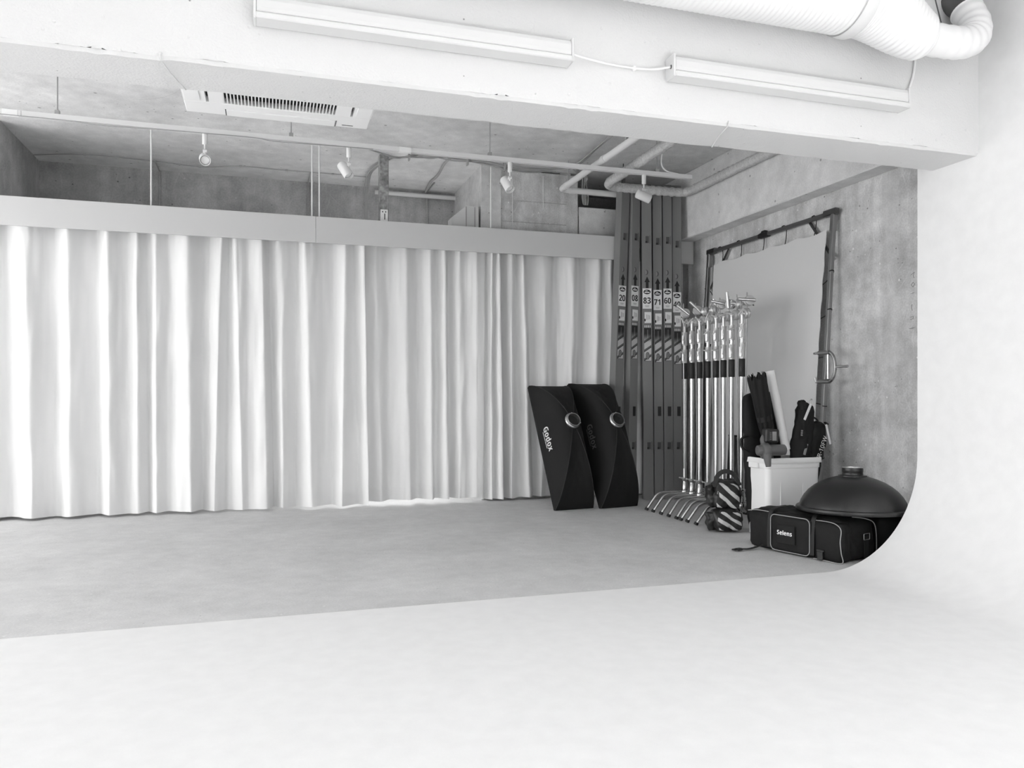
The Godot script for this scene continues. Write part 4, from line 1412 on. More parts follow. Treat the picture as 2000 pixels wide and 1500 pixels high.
# ---------------------------------------------------------------- diffusion frame on the wall
func scrim_frame() -> void:
	var foot := Vector3(3.615, 0.0, -4.50)
	var top := Vector3(3.755, 2.20, -4.50)
	var up := (top - foot).normalized()
	var side := Vector3(0, 0, -1)
	var nn := side.cross(up)          # towards the room
	var t := thing("scrim_frame", "tall folding metal frame with grey diffusion cloth leaning on the concrete wall", "diffusion frame", foot, Basis(side, up, nn))
	var W := 1.60
	var H := foot.distance_to(top)
	var s := Shape.new()
	for x in [0.0, W]:
		s = Shape.new()
		s.box(Vector3(x, H * 0.5, 0), Vector3(0.030, H, 0.030), Basis.IDENTITY, 0.003)
		obj("post", s, M.aluminium, t)
		s = Shape.new()
		s.box(Vector3(x + (0.013 if x == 0.0 else -0.013), H * 0.5, 0.017), Vector3(0.006, H - 0.12, 0.006), Basis.IDENTITY, 0.001)
		obj("post_rib", s, M.satin, t)
	for q in [[0.02, W * 0.5 - 0.03], [W * 0.5 + 0.03, W - 0.02]]:
		for y in [H - 0.012, 0.03]:
			s = Shape.new()
			s.box(Vector3((q[0] + q[1]) / 2, y, 0.0), Vector3(q[1] - q[0], 0.028, 0.028), Basis.IDENTITY, 0.003)
			obj("cross_bar", s, M.frame_grey, t)
	s = Shape.new()
	s.box(Vector3(W / 2, H - 0.012, 0.004), Vector3(0.13, 0.036, 0.040), Basis.IDENTITY, 0.006)
	s.box(Vector3(W / 2 + 0.01, H + 0.004, 0.01), Vector3(0.05, 0.045, 0.035), Basis.IDENTITY, 0.006)
	var hg := obj("centre_hinge", s, M.black, t)
	s = Shape.new()
	s.tube([Vector3(W / 2 + 0.01, H - 0.012, 0.018), Vector3(W / 2 + 0.01, H - 0.012, 0.034)], 0.010, 14)
	obj("hinge_screw", s, M.chrome, hg)
	for x in [0.0, W]:
		var sg := 1.0 if x == 0.0 else -1.0
		s = Shape.new()
		s.box(Vector3(x + sg * 0.035, H - 0.006, 0.004), Vector3(0.13, 0.046, 0.040), Basis.IDENTITY, 0.006)
		obj("corner_bracket", s, M.steel_dark, t)
		s = Shape.new()
		s.box(Vector3(x + sg * 0.004, H - 0.085, 0.004), Vector3(0.040, 0.12, 0.038), Basis.IDENTITY, 0.006)
		obj("corner_bracket", s, M.aluminium, t)
		s = Shape.new()
		s.tube([Vector3(x + sg * 0.006, H + 0.002, 0.02), Vector3(x + sg * 0.006, H + 0.002, 0.036)], 0.013, 14)
		obj("pivot", s, M.black, t)
		# diagonal brace
		s = Shape.new()
		var a := Vector3(x + sg * 0.28, H - 0.020, 0.022)
		var b := Vector3(x + sg * 0.012, H - 0.33, 0.026)
		var d := b - a
		s.box((a + b) / 2, Vector3(0.022, d.length(), 0.010), along(d), 0.002)
		var br := obj("brace", s, M.steel_dark, t)
		for p in [a, b]:
			s = Shape.new()
			s.tube([p, p + Vector3(0, 0, 0.012)], 0.011, 12)
			obj("rivet", s, M.satin, br)
	# cloth: slightly slack, with a pale band sewn round it
	var nz := noise(55, 1.6, 3)
	var rows := []
	for i in 33:
		var row := PackedVector3Array()
		for j in 33:
			row.append(scrim_point(nz, j / 32.0, i / 32.0, 0.0, W, H))
		rows.append(row)
	s = Shape.new()
	s.grid(rows, true)
	obj("diffusion_cloth", s, M.diffuser_grey, t, "grey translucent cloth")
	var band := 0.032
	for e in 4:
		rows = []
		for i in 3:
			var row := PackedVector3Array()
			for j in 41:
				var f := j / 40.0
				var o := band * (i / 2.0)
				var u := f
				var v := f
				match e:
					0: v = 1.0 - o / H
					1: v = o / H
					2: u = o / W
					3: u = 1.0 - o / W
				row.append(scrim_point(nz, u, v, 0.003, W, H))
			rows.append(row)
		s = Shape.new()
		s.grid(rows, true)
		obj("edge_band", s, M.diffuser, t, "white sewn edge band")
	# cords that tie the cloth to the frame
	var ties := []
	for f in [0.10, 0.33, 0.52, 0.73, 0.92]:
		ties.append([scrim_point(nz, f, 0.985, 0.0, W, H), Vector3(lerpf(0.06, W - 0.06, f), H - 0.012, 0)])
	for f in [0.22, 0.38, 0.54, 0.68, 0.80]:
		ties.append([scrim_point(nz, 0.012, f, 0.0, W, H), Vector3(0.0, H * f + 0.01, 0)])
	for f in [0.55, 0.72, 0.84]:
		ties.append([scrim_point(nz, 0.988, f, 0.0, W, H), Vector3(W, H * f + 0.01, 0)])
	for q in ties:
		var a: Vector3 = q[0]
		var b: Vector3 = q[1]
		var d := (b - a).normalized()
		s = Shape.new()
		s.tube(spline([a + Vector3(0, 0, 0.006), (a + b) / 2 + Vector3(0, 0, 0.022), b + d * 0.004 + Vector3(0, 0, 0.021), b + d * 0.022, b + d * 0.010 - Vector3(0, 0, 0.02)]), 0.0035, 6)
		s.tube([a + Vector3(0, 0, 0.008), a - d * 0.03 + Vector3(0.004, -0.02, 0.012)], 0.003, 5)
		obj("tie_cord", s, M.black, t)
	# clamp hooked on the near post
	var c := thing("pipe_clamp", "large silver pipe clamp with a spigot hooked on the frame post", "clamp", Vector3(3.655, 1.11, -4.44), Basis(Vector3(0.10, 0, 0.995), Vector3.UP, Vector3(-0.995, 0, 0.10)))
	var arc := []
	for k in 17:
		var a := -PI * 0.5 + PI * k / 16.0
		arc.append(Vector3(0.04 + cos(a) * 0.052, sin(a) * 0.098, 0.03))
	s = Shape.new()
	s.tube(arc, 0.011, 10)
	obj("jaw_frame", s, M.aluminium, c)
	for y in [-0.098, 0.098]:
		s = Shape.new()
		s.tube([Vector3(-0.055, y, 0.03), Vector3(0.045, y, 0.03)], 0.015, 12)
		obj("jaw", s, M.aluminium, c)
	s = Shape.new()
	s.tube([Vector3(-0.075, 0.098, 0.03), Vector3(-0.10, 0.098, 0.03)], [0.010, 0.006], 10)
	s.tube([Vector3(-0.06, 0.098, 0.03), Vector3(-0.078, 0.098, 0.03)], 0.008, 10)
	obj("screw", s, M.satin, c)
	s = Shape.new()
	s.tube([Vector3(-0.06, -0.098, 0.03), Vector3(-0.075, -0.10, 0.03), Vector3(-0.085, -0.07, 0.035)], 0.010, 10)
	obj("lever", s, M.cast, c)
	s = Shape.new()
	s.tube([Vector3(0.03, -0.08, 0.03), Vector3(0.03, 0.085, 0.03)], 0.009, 10)
	obj("spindle", s, M.chrome, c)
	s = Shape.new()
	s.tube([Vector3(0.085, 0.0, 0.03), Vector3(0.175, 0.0, 0.03), Vector3(0.178, 0.0, 0.03), Vector3(0.20, 0.0, 0.03)], [0.008, 0.008, 0.0095, 0.0095], 12)
	obj("spigot", s, M.satin, c)


func scrim_point(nz: FastNoiseLite, u: float, v: float, lift: float, W: float, H: float) -> Vector3:
	var x0 := 0.075 + 0.018 * sin(v * PI)
	var x := lerpf(x0, W - x0, u)
	var sag := 0.020 * absf(sin(u * PI * 4.5)) * v
	var y := lerpf(0.12, H - 0.115 - sag, v)
	var wr := 0.004 * sin((v * 60.0 + u * 26.0)) * clampf((0.35 - u) / 0.35, 0.0, 1.0) * clampf((v - 0.45) / 0.2, 0.0, 1.0)
	return Vector3(x, y, 0.006 + lift + nz.get_noise_2d(x, y) * 0.012 * sin(PI * u) * sin(PI * v) + wr)


# ---------------------------------------------------------------- light stands
func lever_shape(ln: float) -> Shape:
	var s := Shape.new()
	s.tube([Vector3(0, -ln, 0), Vector3(0, -ln * 0.85, 0), Vector3(0, -ln * 0.35, 0), Vector3(0, 0, 0), Vector3(0, ln * 0.35, 0), Vector3(0, ln * 0.85, 0), Vector3(0, ln, 0)], [0.003, 0.0055, 0.0045, 0.0085, 0.0045, 0.0055, 0.003], 8)
	return s


func c_stands() -> void:
	var zs := [-5.617, -5.505, -5.388, -5.268, -5.153, -5.052, -4.947, -4.818]
	var feet_z := [-5.628, -5.518, -5.390, -5.269, -5.151, -5.089, -4.995, -4.875]
	var label := [
		"chrome light stand at the far end of the row, next to the paper boxes",
		"second chrome light stand from the paper boxes in the row",
		"third chrome light stand from the paper boxes in the row",
		"fourth chrome light stand from the paper boxes, middle of the row",
		"fifth chrome light stand from the paper boxes in the row",
		"sixth chrome light stand from the paper boxes in the row",
		"second chrome light stand from the storage bin in the row",
		"chrome light stand at the near end of the row, beside the bin",
	]
	# shared pieces
	var me := {}
	var s := Shape.new()
	s.tube([Vector3(0, 0.17, 0), Vector3(0, 1.06, 0)], 0.0175, 16)
	me.column = s.mesh()
	s = Shape.new()
	s.lathe([Vector2(0.0, 1.052), Vector2(0.021, 1.052), Vector2(0.0225, 1.055), Vector2(0.0225, 1.177), Vector2(0.021, 1.18), Vector2(0.0, 1.18)], 20)
	me.grip = s.mesh()
	s = Shape.new()
	s.tube([Vector3(0, 1.18, 0), Vector3(0, 1.36, 0)], 0.0145, 14)
	me.riser = s.mesh()
	s = Shape.new()
	s.tube([Vector3(0, 1.36, 0), Vector3(0, 1.515, 0)], 0.0115, 14)
	me.upper = s.mesh()
	s = Shape.new()
	s.lathe([Vector2(0.015, -0.052), Vector2(0.0205, -0.052), Vector2(0.0215, -0.048), Vector2(0.0205, -0.044), Vector2(0.0205, 0.046), Vector2(0.0225, 0.049), Vector2(0.0225, 0.054), Vector2(0.012, 0.055)], 18)
	s.box(Vector3(-0.018, -0.006, 0.012), Vector3(0.016, 0.075, 0.022), Basis(Vector3.UP, 0.6), 0.003)
	me.collar = s.mesh()
	s = Shape.new()
	s.tube([Vector3(-0.022, -0.026, 0.018), Vector3(-0.028, -0.026, 0.024)], 0.009, 12)
	me.bolt = s.mesh()
	me.lever = lever_shape(0.038).mesh()
	s = Shape.new()
	s.lathe([Vector2(0.0, -0.030), Vector2(0.016, -0.030), Vector2(0.018, -0.022), Vector2(0.034, -0.020), Vector2(0.0365, -0.016), Vector2(0.0365, -0.004), Vector2(0.033, -0.001), Vector2(0.033, 0.001), Vector2(0.0365, 0.004), Vector2(0.0365, 0.016), Vector2(0.034, 0.020), Vector2(0.0, 0.020)], 26)
	me.disc = s.mesh()
	s = Shape.new()
	s.tube([Vector3(0, -0.062, 0), Vector3(0, -0.058, 0), Vector3(0, 0.058, 0), Vector3(0, 0.062, 0)], [0.009, 0.011, 0.011, 0.009], 14)
	me.barrel = s.mesh()
	s = Shape.new()
	s.lathe([Vector2(0.018, 0.155), Vector2(0.0235, 0.158), Vector2(0.0235, 0.215), Vector2(0.021, 0.218), Vector2(0.021, 0.232), Vector2(0.0235, 0.235), Vector2(0.0235, 0.250), Vector2(0.018, 0.254)], 20)
	s.lathe([Vector2(0.0, 0.118), Vector2(0.030, 0.118), Vector2(0.031, 0.122), Vector2(0.031, 0.150), Vector2(0.027, 0.156), Vector2(0.0, 0.157)], 20)
	me.boss = s.mesh()
	s = Shape.new()
	s.tube([Vector3(0, 0.0, 0), Vector3(0, 0.02, 0)], 0.0155, 12)
	me.shoe = s.mesh()
	rng.seed = 5
	for k in 8:
		var z: float = zs[k]
		var t := thing("light_stand", label[k], "light stand", Vector3(3.23, 0, z), Basis.IDENTITY, "light stands in a row by the wall")
		objm("column", me.column, M.chrome, t)
		objm("grip_sleeve", me.grip, M.black_rubber, t, "black foam sleeve")
		objm("riser", me.riser, M.satin, t)
		objm("riser", me.upper, M.satin, t)
		objm("base_boss", me.boss, M.chrome, t)
		var tilt: Array = [[1.2, 0.25, 0.55], [0.5, 0.25, 0.9], [0.35, 0.2, 1.1], [1.45, 1.2, 0.4], [1.5, 0.9, 1.3], [0.15, 0.2, 1.25], [0.35, 1.35, 1.45], [0.2, 0.65, 0.9]][k]
		var ci := 0
		for y in [1.235, 1.375]:
			var co := objm("collar", me.collar, M.cast, t)
			co.position = Vector3(0, y, 0)
			objm("bolt", me.bolt, M.satin, co)
			var lv := objm("locking_lever", me.lever, M.zinc, co)
			lv.transform = Transform3D(Basis(Vector3(0.35, 0, 0.94).normalized(), -tilt[ci] if (k + ci) % 3 else tilt[ci]), Vector3(-0.030, 0.022, 0.034))
			ci += 1
		var bl := objm("locking_lever", me.lever, M.zinc, t)
		bl.transform = Transform3D(Basis(Vector3(0.3, 0, 0.95).normalized(), 1.35), Vector3(-0.035, 0.252, 0.022))
		# grip head on top of the column
		var hy := 1.505
		var hd := objm("grip_head", me.disc, M.cast, t)
		hd.transform = Transform3D(Basis(Vector3(0.12, 0, -0.99), Vector3(0.97, 0.1, 0.2).normalized(), Vector3.UP).orthonormalized(), Vector3(0.036, hy, 0.0))
		var nb := objm("head_bolt", me.bolt, M.satin, t)
		nb.position = Vector3(0.010, hy + 0.02, -0.002)
		var hl := objm("locking_lever", me.lever, M.zinc, t)
		hl.transform = Transform3D(Basis(Vector3(0.3, 0, 0.95).normalized(), -tilt[2] if k % 2 else tilt[2]), Vector3(-0.030, hy + 0.004, 0.028))
		# extension arm folded down beside the column, with its own head at the top
		var lean := rng.randf_range(-0.004, 0.004)
		var ax := 0.062 if k > 4 else -0.028 if k == 0 else 0.050
		var az := -0.030 if k > 0 else 0.030
		var arm := Shape.new()
		var low: float = [0.33, 0.40, 0.42, 0.36, 0.45, 0.38, 0.34, 0.36][k]
		arm.tube([Vector3(ax + lean * 6.0, low, az), Vector3(ax + lean * 5.8, low + 0.05, az), Vector3(ax, 1.60, az), Vector3(ax, 1.645, az), Vector3(ax, 1.66, az)], [0.0025, 0.005, 0.005, 0.005, 0.0035], 10)
		obj("extension_arm", arm, M.arm_steel, t)
		var top := Vector3(ax - 0.004, 1.575 + [0.0, 0.02, 0.0, 0.0, 0.03, 0.02, 0.01, 0.02][k], az + 0.034)
		var aim: Vector3 = [Vector3(-0.35, 0.25, 0.9), Vector3(-0.35, 0.2, 0.9), Vector3(0.75, 0.1, 0.66), Vector3(0.85, 0.1, 0.5), Vector3(-0.3, 0.1, 0.95), Vector3(-0.95, 0.05, 0.3), Vector3(0.9, 0.05, 0.4), Vector3(-0.2, 0.1, 0.97)][k]
		var gh := objm("arm_head", me.disc, M.cast, t)
		gh.transform = Transform3D(along(aim, Vector3.UP), top)
		var roll: float = [0.9, 0.8, -0.3, 0.35, 1.35, 0.1, 1.5, 1.5][k]
		var bdir := (Vector3.UP * cos(roll) - Vector3(0.94, 0, 0.35) * sin(roll)).normalized()
		var bb := objm("barrel", me.barrel, M.satin, t)
		bb.transform = Transform3D(along(-bdir), top + aim.normalized() * 0.030 + bdir * 0.028)
		var wl := objm("locking_lever", me.lever, M.steel_dark, t)
		wl.transform = Transform3D(Basis(Vector3(0, 0, 1), 0.9 if k % 2 else -0.7), top - aim.normalized() * 0.045 + Vector3(0.03, 0.0, 0))
		# legs: one towards the room, two towards the wall
		var fz: float = feet_z[k] - z
		for q in [[Vector3(2.89 - 3.23, 0, fz), 0.140], [Vector3(0.30, 0, 0.045), 0.128], [Vector3(0.30, 0, -0.045), 0.150]]:
			var f: Vector3 = q[0]
			var y: float = q[1]
			var leg := Shape.new()
			leg.tube(spline([Vector3(0, y, 0), f * 0.42 + Vector3(0, y, 0), f * 0.60 + Vector3(0, y - 0.002, 0), f * 0.73 + Vector3(0, y - 0.020, 0), f * 0.82 + Vector3(0, y * 0.62, 0), f * 0.985 + Vector3(0, 0.012, 0)], 5), 0.0125, 12)
			var lo := obj("leg", leg, M.chrome, t)
			var sh := objm("rubber_shoe", me.shoe, M.black_rubber, lo)
			sh.transform = Transform3D(along(Vector3(-f.x * 0.45, 0.3, -f.z * 0.45)), Vector3(f.x, 0.003, f.z))


func black_boards() -> void:
	for q in [[Vector3(3.570, 0, -5.50), 0.60, 0.10, "short black board standing behind the light stands"], [Vector3(3.570, 0, -5.26), 0.765, 0.14, "taller black board standing behind the near light stands"], [Vector3(3.55, 0, -5.90), 1.36, 0.08, "tall narrow black strip upright between paper boxes and frame"]]:  # last one: plain black strip filling the narrow gap beside the frame
		var t := thing("black_panel", q[3], "board", q[0], Basis(Vector3.UP, -PI / 2) * Basis(Vector3.RIGHT, -0.05))
		var s := Shape.new()
		s.box(Vector3(0, q[1] / 2, 0), Vector3(q[2], q[1], 0.012), Basis.IDENTITY, 0.003)
		obj("sheet", s, M.black, t)
		s = Shape.new()
		s.box(Vector3(0, q[1] - 0.006, 0.0), Vector3(q[2] + 0.004, 0.012, 0.016), Basis.IDENTITY, 0.002)
		obj("edge_strip", s, M.black_cloth, t)


# ---------------------------------------------------------------- bin and what stands in it
func storage_bin() -> void:
	var t := thing("storage_bin", "tall pale plastic storage bin full of black gear", "bin", Vector3(3.265, 0.004, -4.41))
	var w := 0.43
	var d := 0.26
	var h := 0.505
	# tapered shell with rounded corners
	var outer := []
	for i in 9:
		var f := i / 8.0
		var k := lerpf(0.88, 0.97, f)
		outer.append(rounded_ring(w * k, d * k, 0.035, h * f))
	var s := Shape.new()
	s.grid(outer, true, true)
	var inner := []
	for i in 9:
		var f := i / 8.0
		var k := lerpf(0.88, 0.97, f)
		inner.append(rounded_ring(w * k - 0.008, d * k - 0.008, 0.032, 0.006 + (h - 0.006) * f))
	s.grid(inner, false, true)
	var bt := rounded_ring(w * 0.88, d * 0.88, 0.035, 0.0)
	for k in bt.size() - 1:
		s.tri(Vector3.ZERO, bt[k + 1], bt[k])
		s.tri(Vector3(0, 0.006, 0), bt[k] + Vector3(0, 0.006, 0), bt[k + 1] + Vector3(0, 0.006, 0))
	obj("shell", s, M.bin, t)
	s = Shape.new()
	s.grid([rounded_ring(w * 0.97 - 0.008, d * 0.97 - 0.008, 0.032, h), rounded_ring(w - 0.004, d - 0.004, 0.036, h + 0.004), rounded_ring(w + 0.016, d + 0.016, 0.042, h + 0.001), rounded_ring(w + 0.018, d + 0.018, 0.042, h - 0.030), rounded_ring(w * 0.97, d * 0.97, 0.036, h - 0.030)], false, true)
	obj("rim", s, M.bin, t)
	s = Shape.new()
	s.grid([rounded_ring(w * 0.965, d * 0.965, 0.036, h - 0.028), rounded_ring(w * 0.97 + 0.008, d * 0.97 + 0.008, 0.038, h - 0.030), rounded_ring(w * 0.965 + 0.008, d * 0.965 + 0.008, 0.038, h - 0.062), rounded_ring(w * 0.96, d * 0.96, 0.036, h - 0.066)], false, true)
	obj("lower_rim", s, M.bin, t)
	# shallow ribs
	for x in [-0.10, 0.07]:
		s = Shape.new()
		s.box(Vector3(x, 0.22, d * 0.5 * 0.925 + 0.0005), Vector3(0.008, 0.42, 0.010), Basis(Vector3.RIGHT, -0.022), 0.002)
		obj("rib", s, M.bin, t)
	for sg in [-1.0, 1.0]:
		s = Shape.new()
		s.box(Vector3(sg * (w * 0.5 + 0.004), h - 0.045, 0.0), Vector3(0.016, 0.04, 0.10), Basis.IDENTITY, 0.004)
		obj("handle", s, M.bin, t)
	# large soft case
	var nz := noise(201, 6.0, 3)
	var c := thing("equipment_case", "large black fabric case standing at the back of the bin", "case", Vector3(3.20, 0.03, -4.495), Basis(Vector3.FORWARD, -0.06))
	s = Shape.new()
	s.cushion(Vector3(0.25, 0.90, 0.075), 0.03, Transform3D(Basis.IDENTITY, Vector3(0, 0.45, 0)), 16, nz, 0.010, 0.01)
	obj("body", s, M.black_cloth, c)
	s = Shape.new()
	s.tube(spline([Vector3(-0.12, 0.52, 0.03), Vector3(-0.17, 0.55, 0.03), Vector3(-0.175, 0.61, 0.03), Vector3(-0.12, 0.63, 0.03)]), 0.008, 8)
	obj("handle", s, M.black, c)
	s = Shape.new()
	s.box(Vector3(0, 0.62, 0.045), Vector3(0.23, 0.005, 0.006))
	obj("zip", s, M.black, c)
	# folded umbrella, tip of the cover frayed
	var a := Vector3(3.03, 1.040, -4.355)
	var b := Vector3(3.16, 0.560, -4.385)
	c = thing("folded_umbrella", "folded black umbrella with ragged tip leaning in the bin", "umbrella", b, along(a - b, Vector3(0.3, 0, 1)))
	var ln := a.distance_to(b)
	var rows := []
	for i in 25:
		var f := i / 24.0
		var row := PackedVector3Array()
		for j in 41:
			var an := TAU * j / 40.0
			var r := lerpf(0.038, 0.068, pow(f, 0.8)) * (1.0 + 0.10 * sin(an * 8.0 + f * 5.0) + 0.04 * sin(an * 3.0 - f * 9.0))
			var y := -0.02 + (ln + 0.02) * f + (0.018 * sin(an * 8.0) if i == 24 else 0.0)
			row.append(Vector3(cos(an) * r, y, sin(an) * r * 0.75))
		rows.append(row)
	s = Shape.new()
	s.grid(rows, true, true)
	obj("canopy", s, M.black_cloth, c)
	for k in 10:
		var an := TAU * k / 10.0
		s = Shape.new()
		s.tube([Vector3(cos(an) * 0.05, ln - 0.08, sin(an) * 0.038), Vector3(cos(an) * 0.062, ln + 0.018, sin(an) * 0.045)], 0.0028, 6)
		obj("rib_tip", s, M.black, c)
	s = Shape.new()
	s.tube([Vector3(0, -0.10, 0), Vector3(0, ln - 0.03, 0)], 0.006, 8)
	obj("shaft", s, M.steel_dark, c)
	s = Shape.new()
	s.grid([band_ring(0.049, 0.2), band_ring(0.0495, 0.235)], true, true)
	obj("strap", s, M.black, c)
	# white roll
	a = Vector3(3.168, 1.080, -4.405)
	b = Vector3(3.270, 0.560, -4.375)
	c = thing("paper_tube", "white cardboard tube leaning in the bin", "tube", b, along(a - b))
	ln = a.distance_to(b)
	s = Shape.new()
	s.lathe([Vector2(0.024, ln - 0.02), Vector2(0.025, ln), Vector2(0.0285, ln), Vector2(0.0285, 0.0), Vector2(0.0, 0.0)], 24)
	obj("roll", s, M.paper, c)
	s = Shape.new()
	s.lathe([Vector2(0.0, ln - 0.02), Vector2(0.0245, ln - 0.02)], 24)
	obj("plug", s, M.card_light, c)
	blower()
	# two narrow bags
	c = thing("stand_bag", "black nylon stand bag with pale strap in the bin", "bag", Vector3(3.350, 0.36, -4.35), Basis(Vector3.FORWARD, 0.10))
	s = Shape.new()
	s.cushion(Vector3(0.115, 0.50, 0.09), 0.035, Transform3D(Basis.IDENTITY, Vector3(0, 0.25, 0)), 16, noise(301, 9.0, 3), 0.022, 0.01)
	obj("body", s, M.black_cloth, c)
	s = Shape.new()
	s.box(Vector3(-0.040, 0.49, 0.02), Vector3(0.05, 0.07, 0.05), Basis(Vector3.BACK, 0.3), 0.012)
	obj("flap", s, M.black_cloth, c)
	s = Shape.new()
	s.box(Vector3(-0.020, 0.45, 0.057), Vector3(0.018, 0.115, 0.004), Basis(Vector3.BACK, -0.35), 0.001)
	obj("pale_strap", s, M.paper, c, "pale webbing strap")
	s = Shape.new()
	s.box(Vector3(-0.012, 0.205, 0.058), Vector3(0.018, 0.075, 0.004), Basis(Vector3.BACK, -0.2), 0.001)
	obj("pale_tag", s, M.card_light, c)
	for k in 3:
		s = Shape.new()
		s.box(Vector3(-0.048, 0.295 + k * 0.014, 0.053), Vector3(0.014, 0.010, 0.004), Basis.IDENTITY, 0.001)
		obj("mark", s, M.card_light, c)
	s = Shape.new()
	s.tube(spline([Vector3(0.05, 0.42, 0.03), Vector3(0.085, 0.40, 0.03), Vector3(0.10, 0.34, 0.03), Vector3(0.075, 0.28, 0.03)]), 0.006, 8)
	obj("carry_handle", s, M.black, c)
	s = Shape.new()
	s.tube(spline([Vector3(0.015, 0.49, 0.02), Vector3(0.025, 0.535, 0.02), Vector3(0.036, 0.53, 0.02), Vector3(0.033, 0.485, 0.02)]), 0.003, 6)
	obj("loop", s, M.satin, c)
	c = thing("stand_bag", "black bag with white lettering and long pale tag in the bin", "bag", Vector3(3.428, 0.36, -4.345), Basis(Vector3.FORWARD, 0.17))
	s = Shape.new()
	s.cushion(Vector3(0.12, 0.375, 0.08), 0.03, Transform3D(Basis.IDENTITY, Vector3(0, 0.19, 0)), 14, noise(302, 9.0, 3), 0.016, 0.008)
	obj("body", s, M.black_cloth, c)
	lettering("lettering", "VR-10FW", 0.043, 0.001, M.paper, c, Transform3D(Basis(Vector3.BACK, 1.36), Vector3(0.022, 0.215, 0.050)))
	s = Shape.new()
	s.box(Vector3(0.062, 0.315, 0.045), Vector3(0.016, 0.135, 0.003), Basis(Vector3.BACK, 0.42), 0.001)
	obj("pale_tag", s, M.paper, c, "long pale fabric tag")
	s = Shape.new()
	s.box(Vector3(0.045, 0.385, 0.03), Vector3(0.03, 0.012, 0.02), Basis(Vector3.BACK, -0.3), 0.003)
	obj("clip", s, M.black, c)
	s = Shape.new()
	s.box(Vector3(0.066, 0.26, 0.01), Vector3(0.016, 0.06, 0.04), Basis.IDENTITY, 0.005)
	obj("buckle", s, M.black, c)


func rounded_ring(w: float, d: float, r: float, y: float) -> PackedVector3Array:
	var out := PackedVector3Array()
	for q in [[1.0, 1.0, 0.0], [-1.0, 1.0, 0.5], [-1.0, -1.0, 1.0], [1.0, -1.0, 1.5]]:
		for k in 7:
			var a: float = PI * (q[2] + 0.5 * k / 6.0)
			out.append(Vector3(q[0] * (w / 2 - r) + cos(a) * r, y, q[1] * (d / 2 - r) + sin(a) * r))
	out.append(out[0])
	return out


func band_ring(r: float, y: float) -> PackedVector3Array:
	var out := PackedVector3Array()
	for j in 33:
		var an := TAU * j / 32.0
		out.append(Vector3(cos(an) * r * 1.12, y, sin(an) * r * 0.86))
	return out


func blower() -> void:
	var t := thing("cordless_blower", "grey cordless blower with battery hooked over the rim of the bin", "blower", Vector3(3.045, 0.505, -4.235), Basis(Vector3.UP, -0.12))
	var s := Shape.new()
	# motor barrel
	s.tube([Vector3(-0.095, 0.065, 0.01), Vector3(-0.09, 0.065, 0.01), Vector3(-0.06, 0.065, 0.01), Vector3(0.07, 0.066, 0.01), Vector3(0.092, 0.066, 0.01), Vector3(0.098, 0.066, 0.01)], [0.022, 0.032, 0.034, 0.036, 0.034, 0.026], 24)
	obj("motor_housing", s, M.tool, t)
	s = Shape.new()
	s.tube([Vector3(0.097, 0.066, 0.01), Vector3(0.100, 0.066, 0.01)], [0.024, 0.020], 20)
	obj("vent_cap", s, M.grey_print, t)
	# fan housing and nozzle pointing down over the rim
	s = Shape.new()
	s.tube([Vector3(-0.070, 0.062, 0.022), Vector3(-0.062, 0.062, 0.022), Vector3(-0.030, 0.062, 0.022), Vector3(-0.022, 0.062, 0.022)], [0.040, 0.050, 0.050, 0.040], 26)
	obj("fan_housing", s, M.tool, t)
	s = Shape.new()
	s.tube([Vector3(-0.046, 0.045, 0.045), Vector3(-0.044, 0.0, 0.052), Vector3(-0.040, -0.035, 0.054)], [0.028, 0.021, 0.016], 18)
	obj("nozzle", s, M.tool, t)
	# handle and battery
	s = Shape.new()
	s.tube(spline([Vector3(-0.045, 0.10, 0.005), Vector3(-0.050, 0.13, 0.0), Vector3(-0.035, 0.155, -0.005), Vector3(-0.01, 0.165, -0.005)]), 0.017, 12)
	obj("handle", s, M.tool, t)
	s = Shape.new()
	s.box(Vector3(-0.004, 0.158, 0.010), Vector3(0.092, 0.085, 0.060), Basis(Vector3.BACK, -0.06), 0.008)
	var bt := obj("battery", s, M.black_plastic, t, "dark battery block with rating label")
	s = Shape.new()
	s.box(Vector3(0.008, 0.156, 0.0405), Vector3(0.028, 0.056, 0.002))
	obj("rating_label", s, M.card_light, bt)
	for k in 5:
		s = Shape.new()
		s.box(Vector3(-0.018, 0.136 + k * 0.010, 0.0405), Vector3(0.012, 0.003, 0.002))
		obj("print", s, M.card_light, bt)


# ---------------------------------------------------------------- on the floor
func stripe_texture() -> ImageTexture:
	var n := 256
	var im := Image.create_empty(n, n, false, Image.FORMAT_L8)
	for y in n:
		for x in n:
			var d := fposmod((x * 0.80 - y) / 128.0, 1.0)
			var g := 0.76 if d < 0.40 else 0.115
			im.set_pixel(x, y, Color(g, g, g))
	return ImageTexture.create_from_image(im)


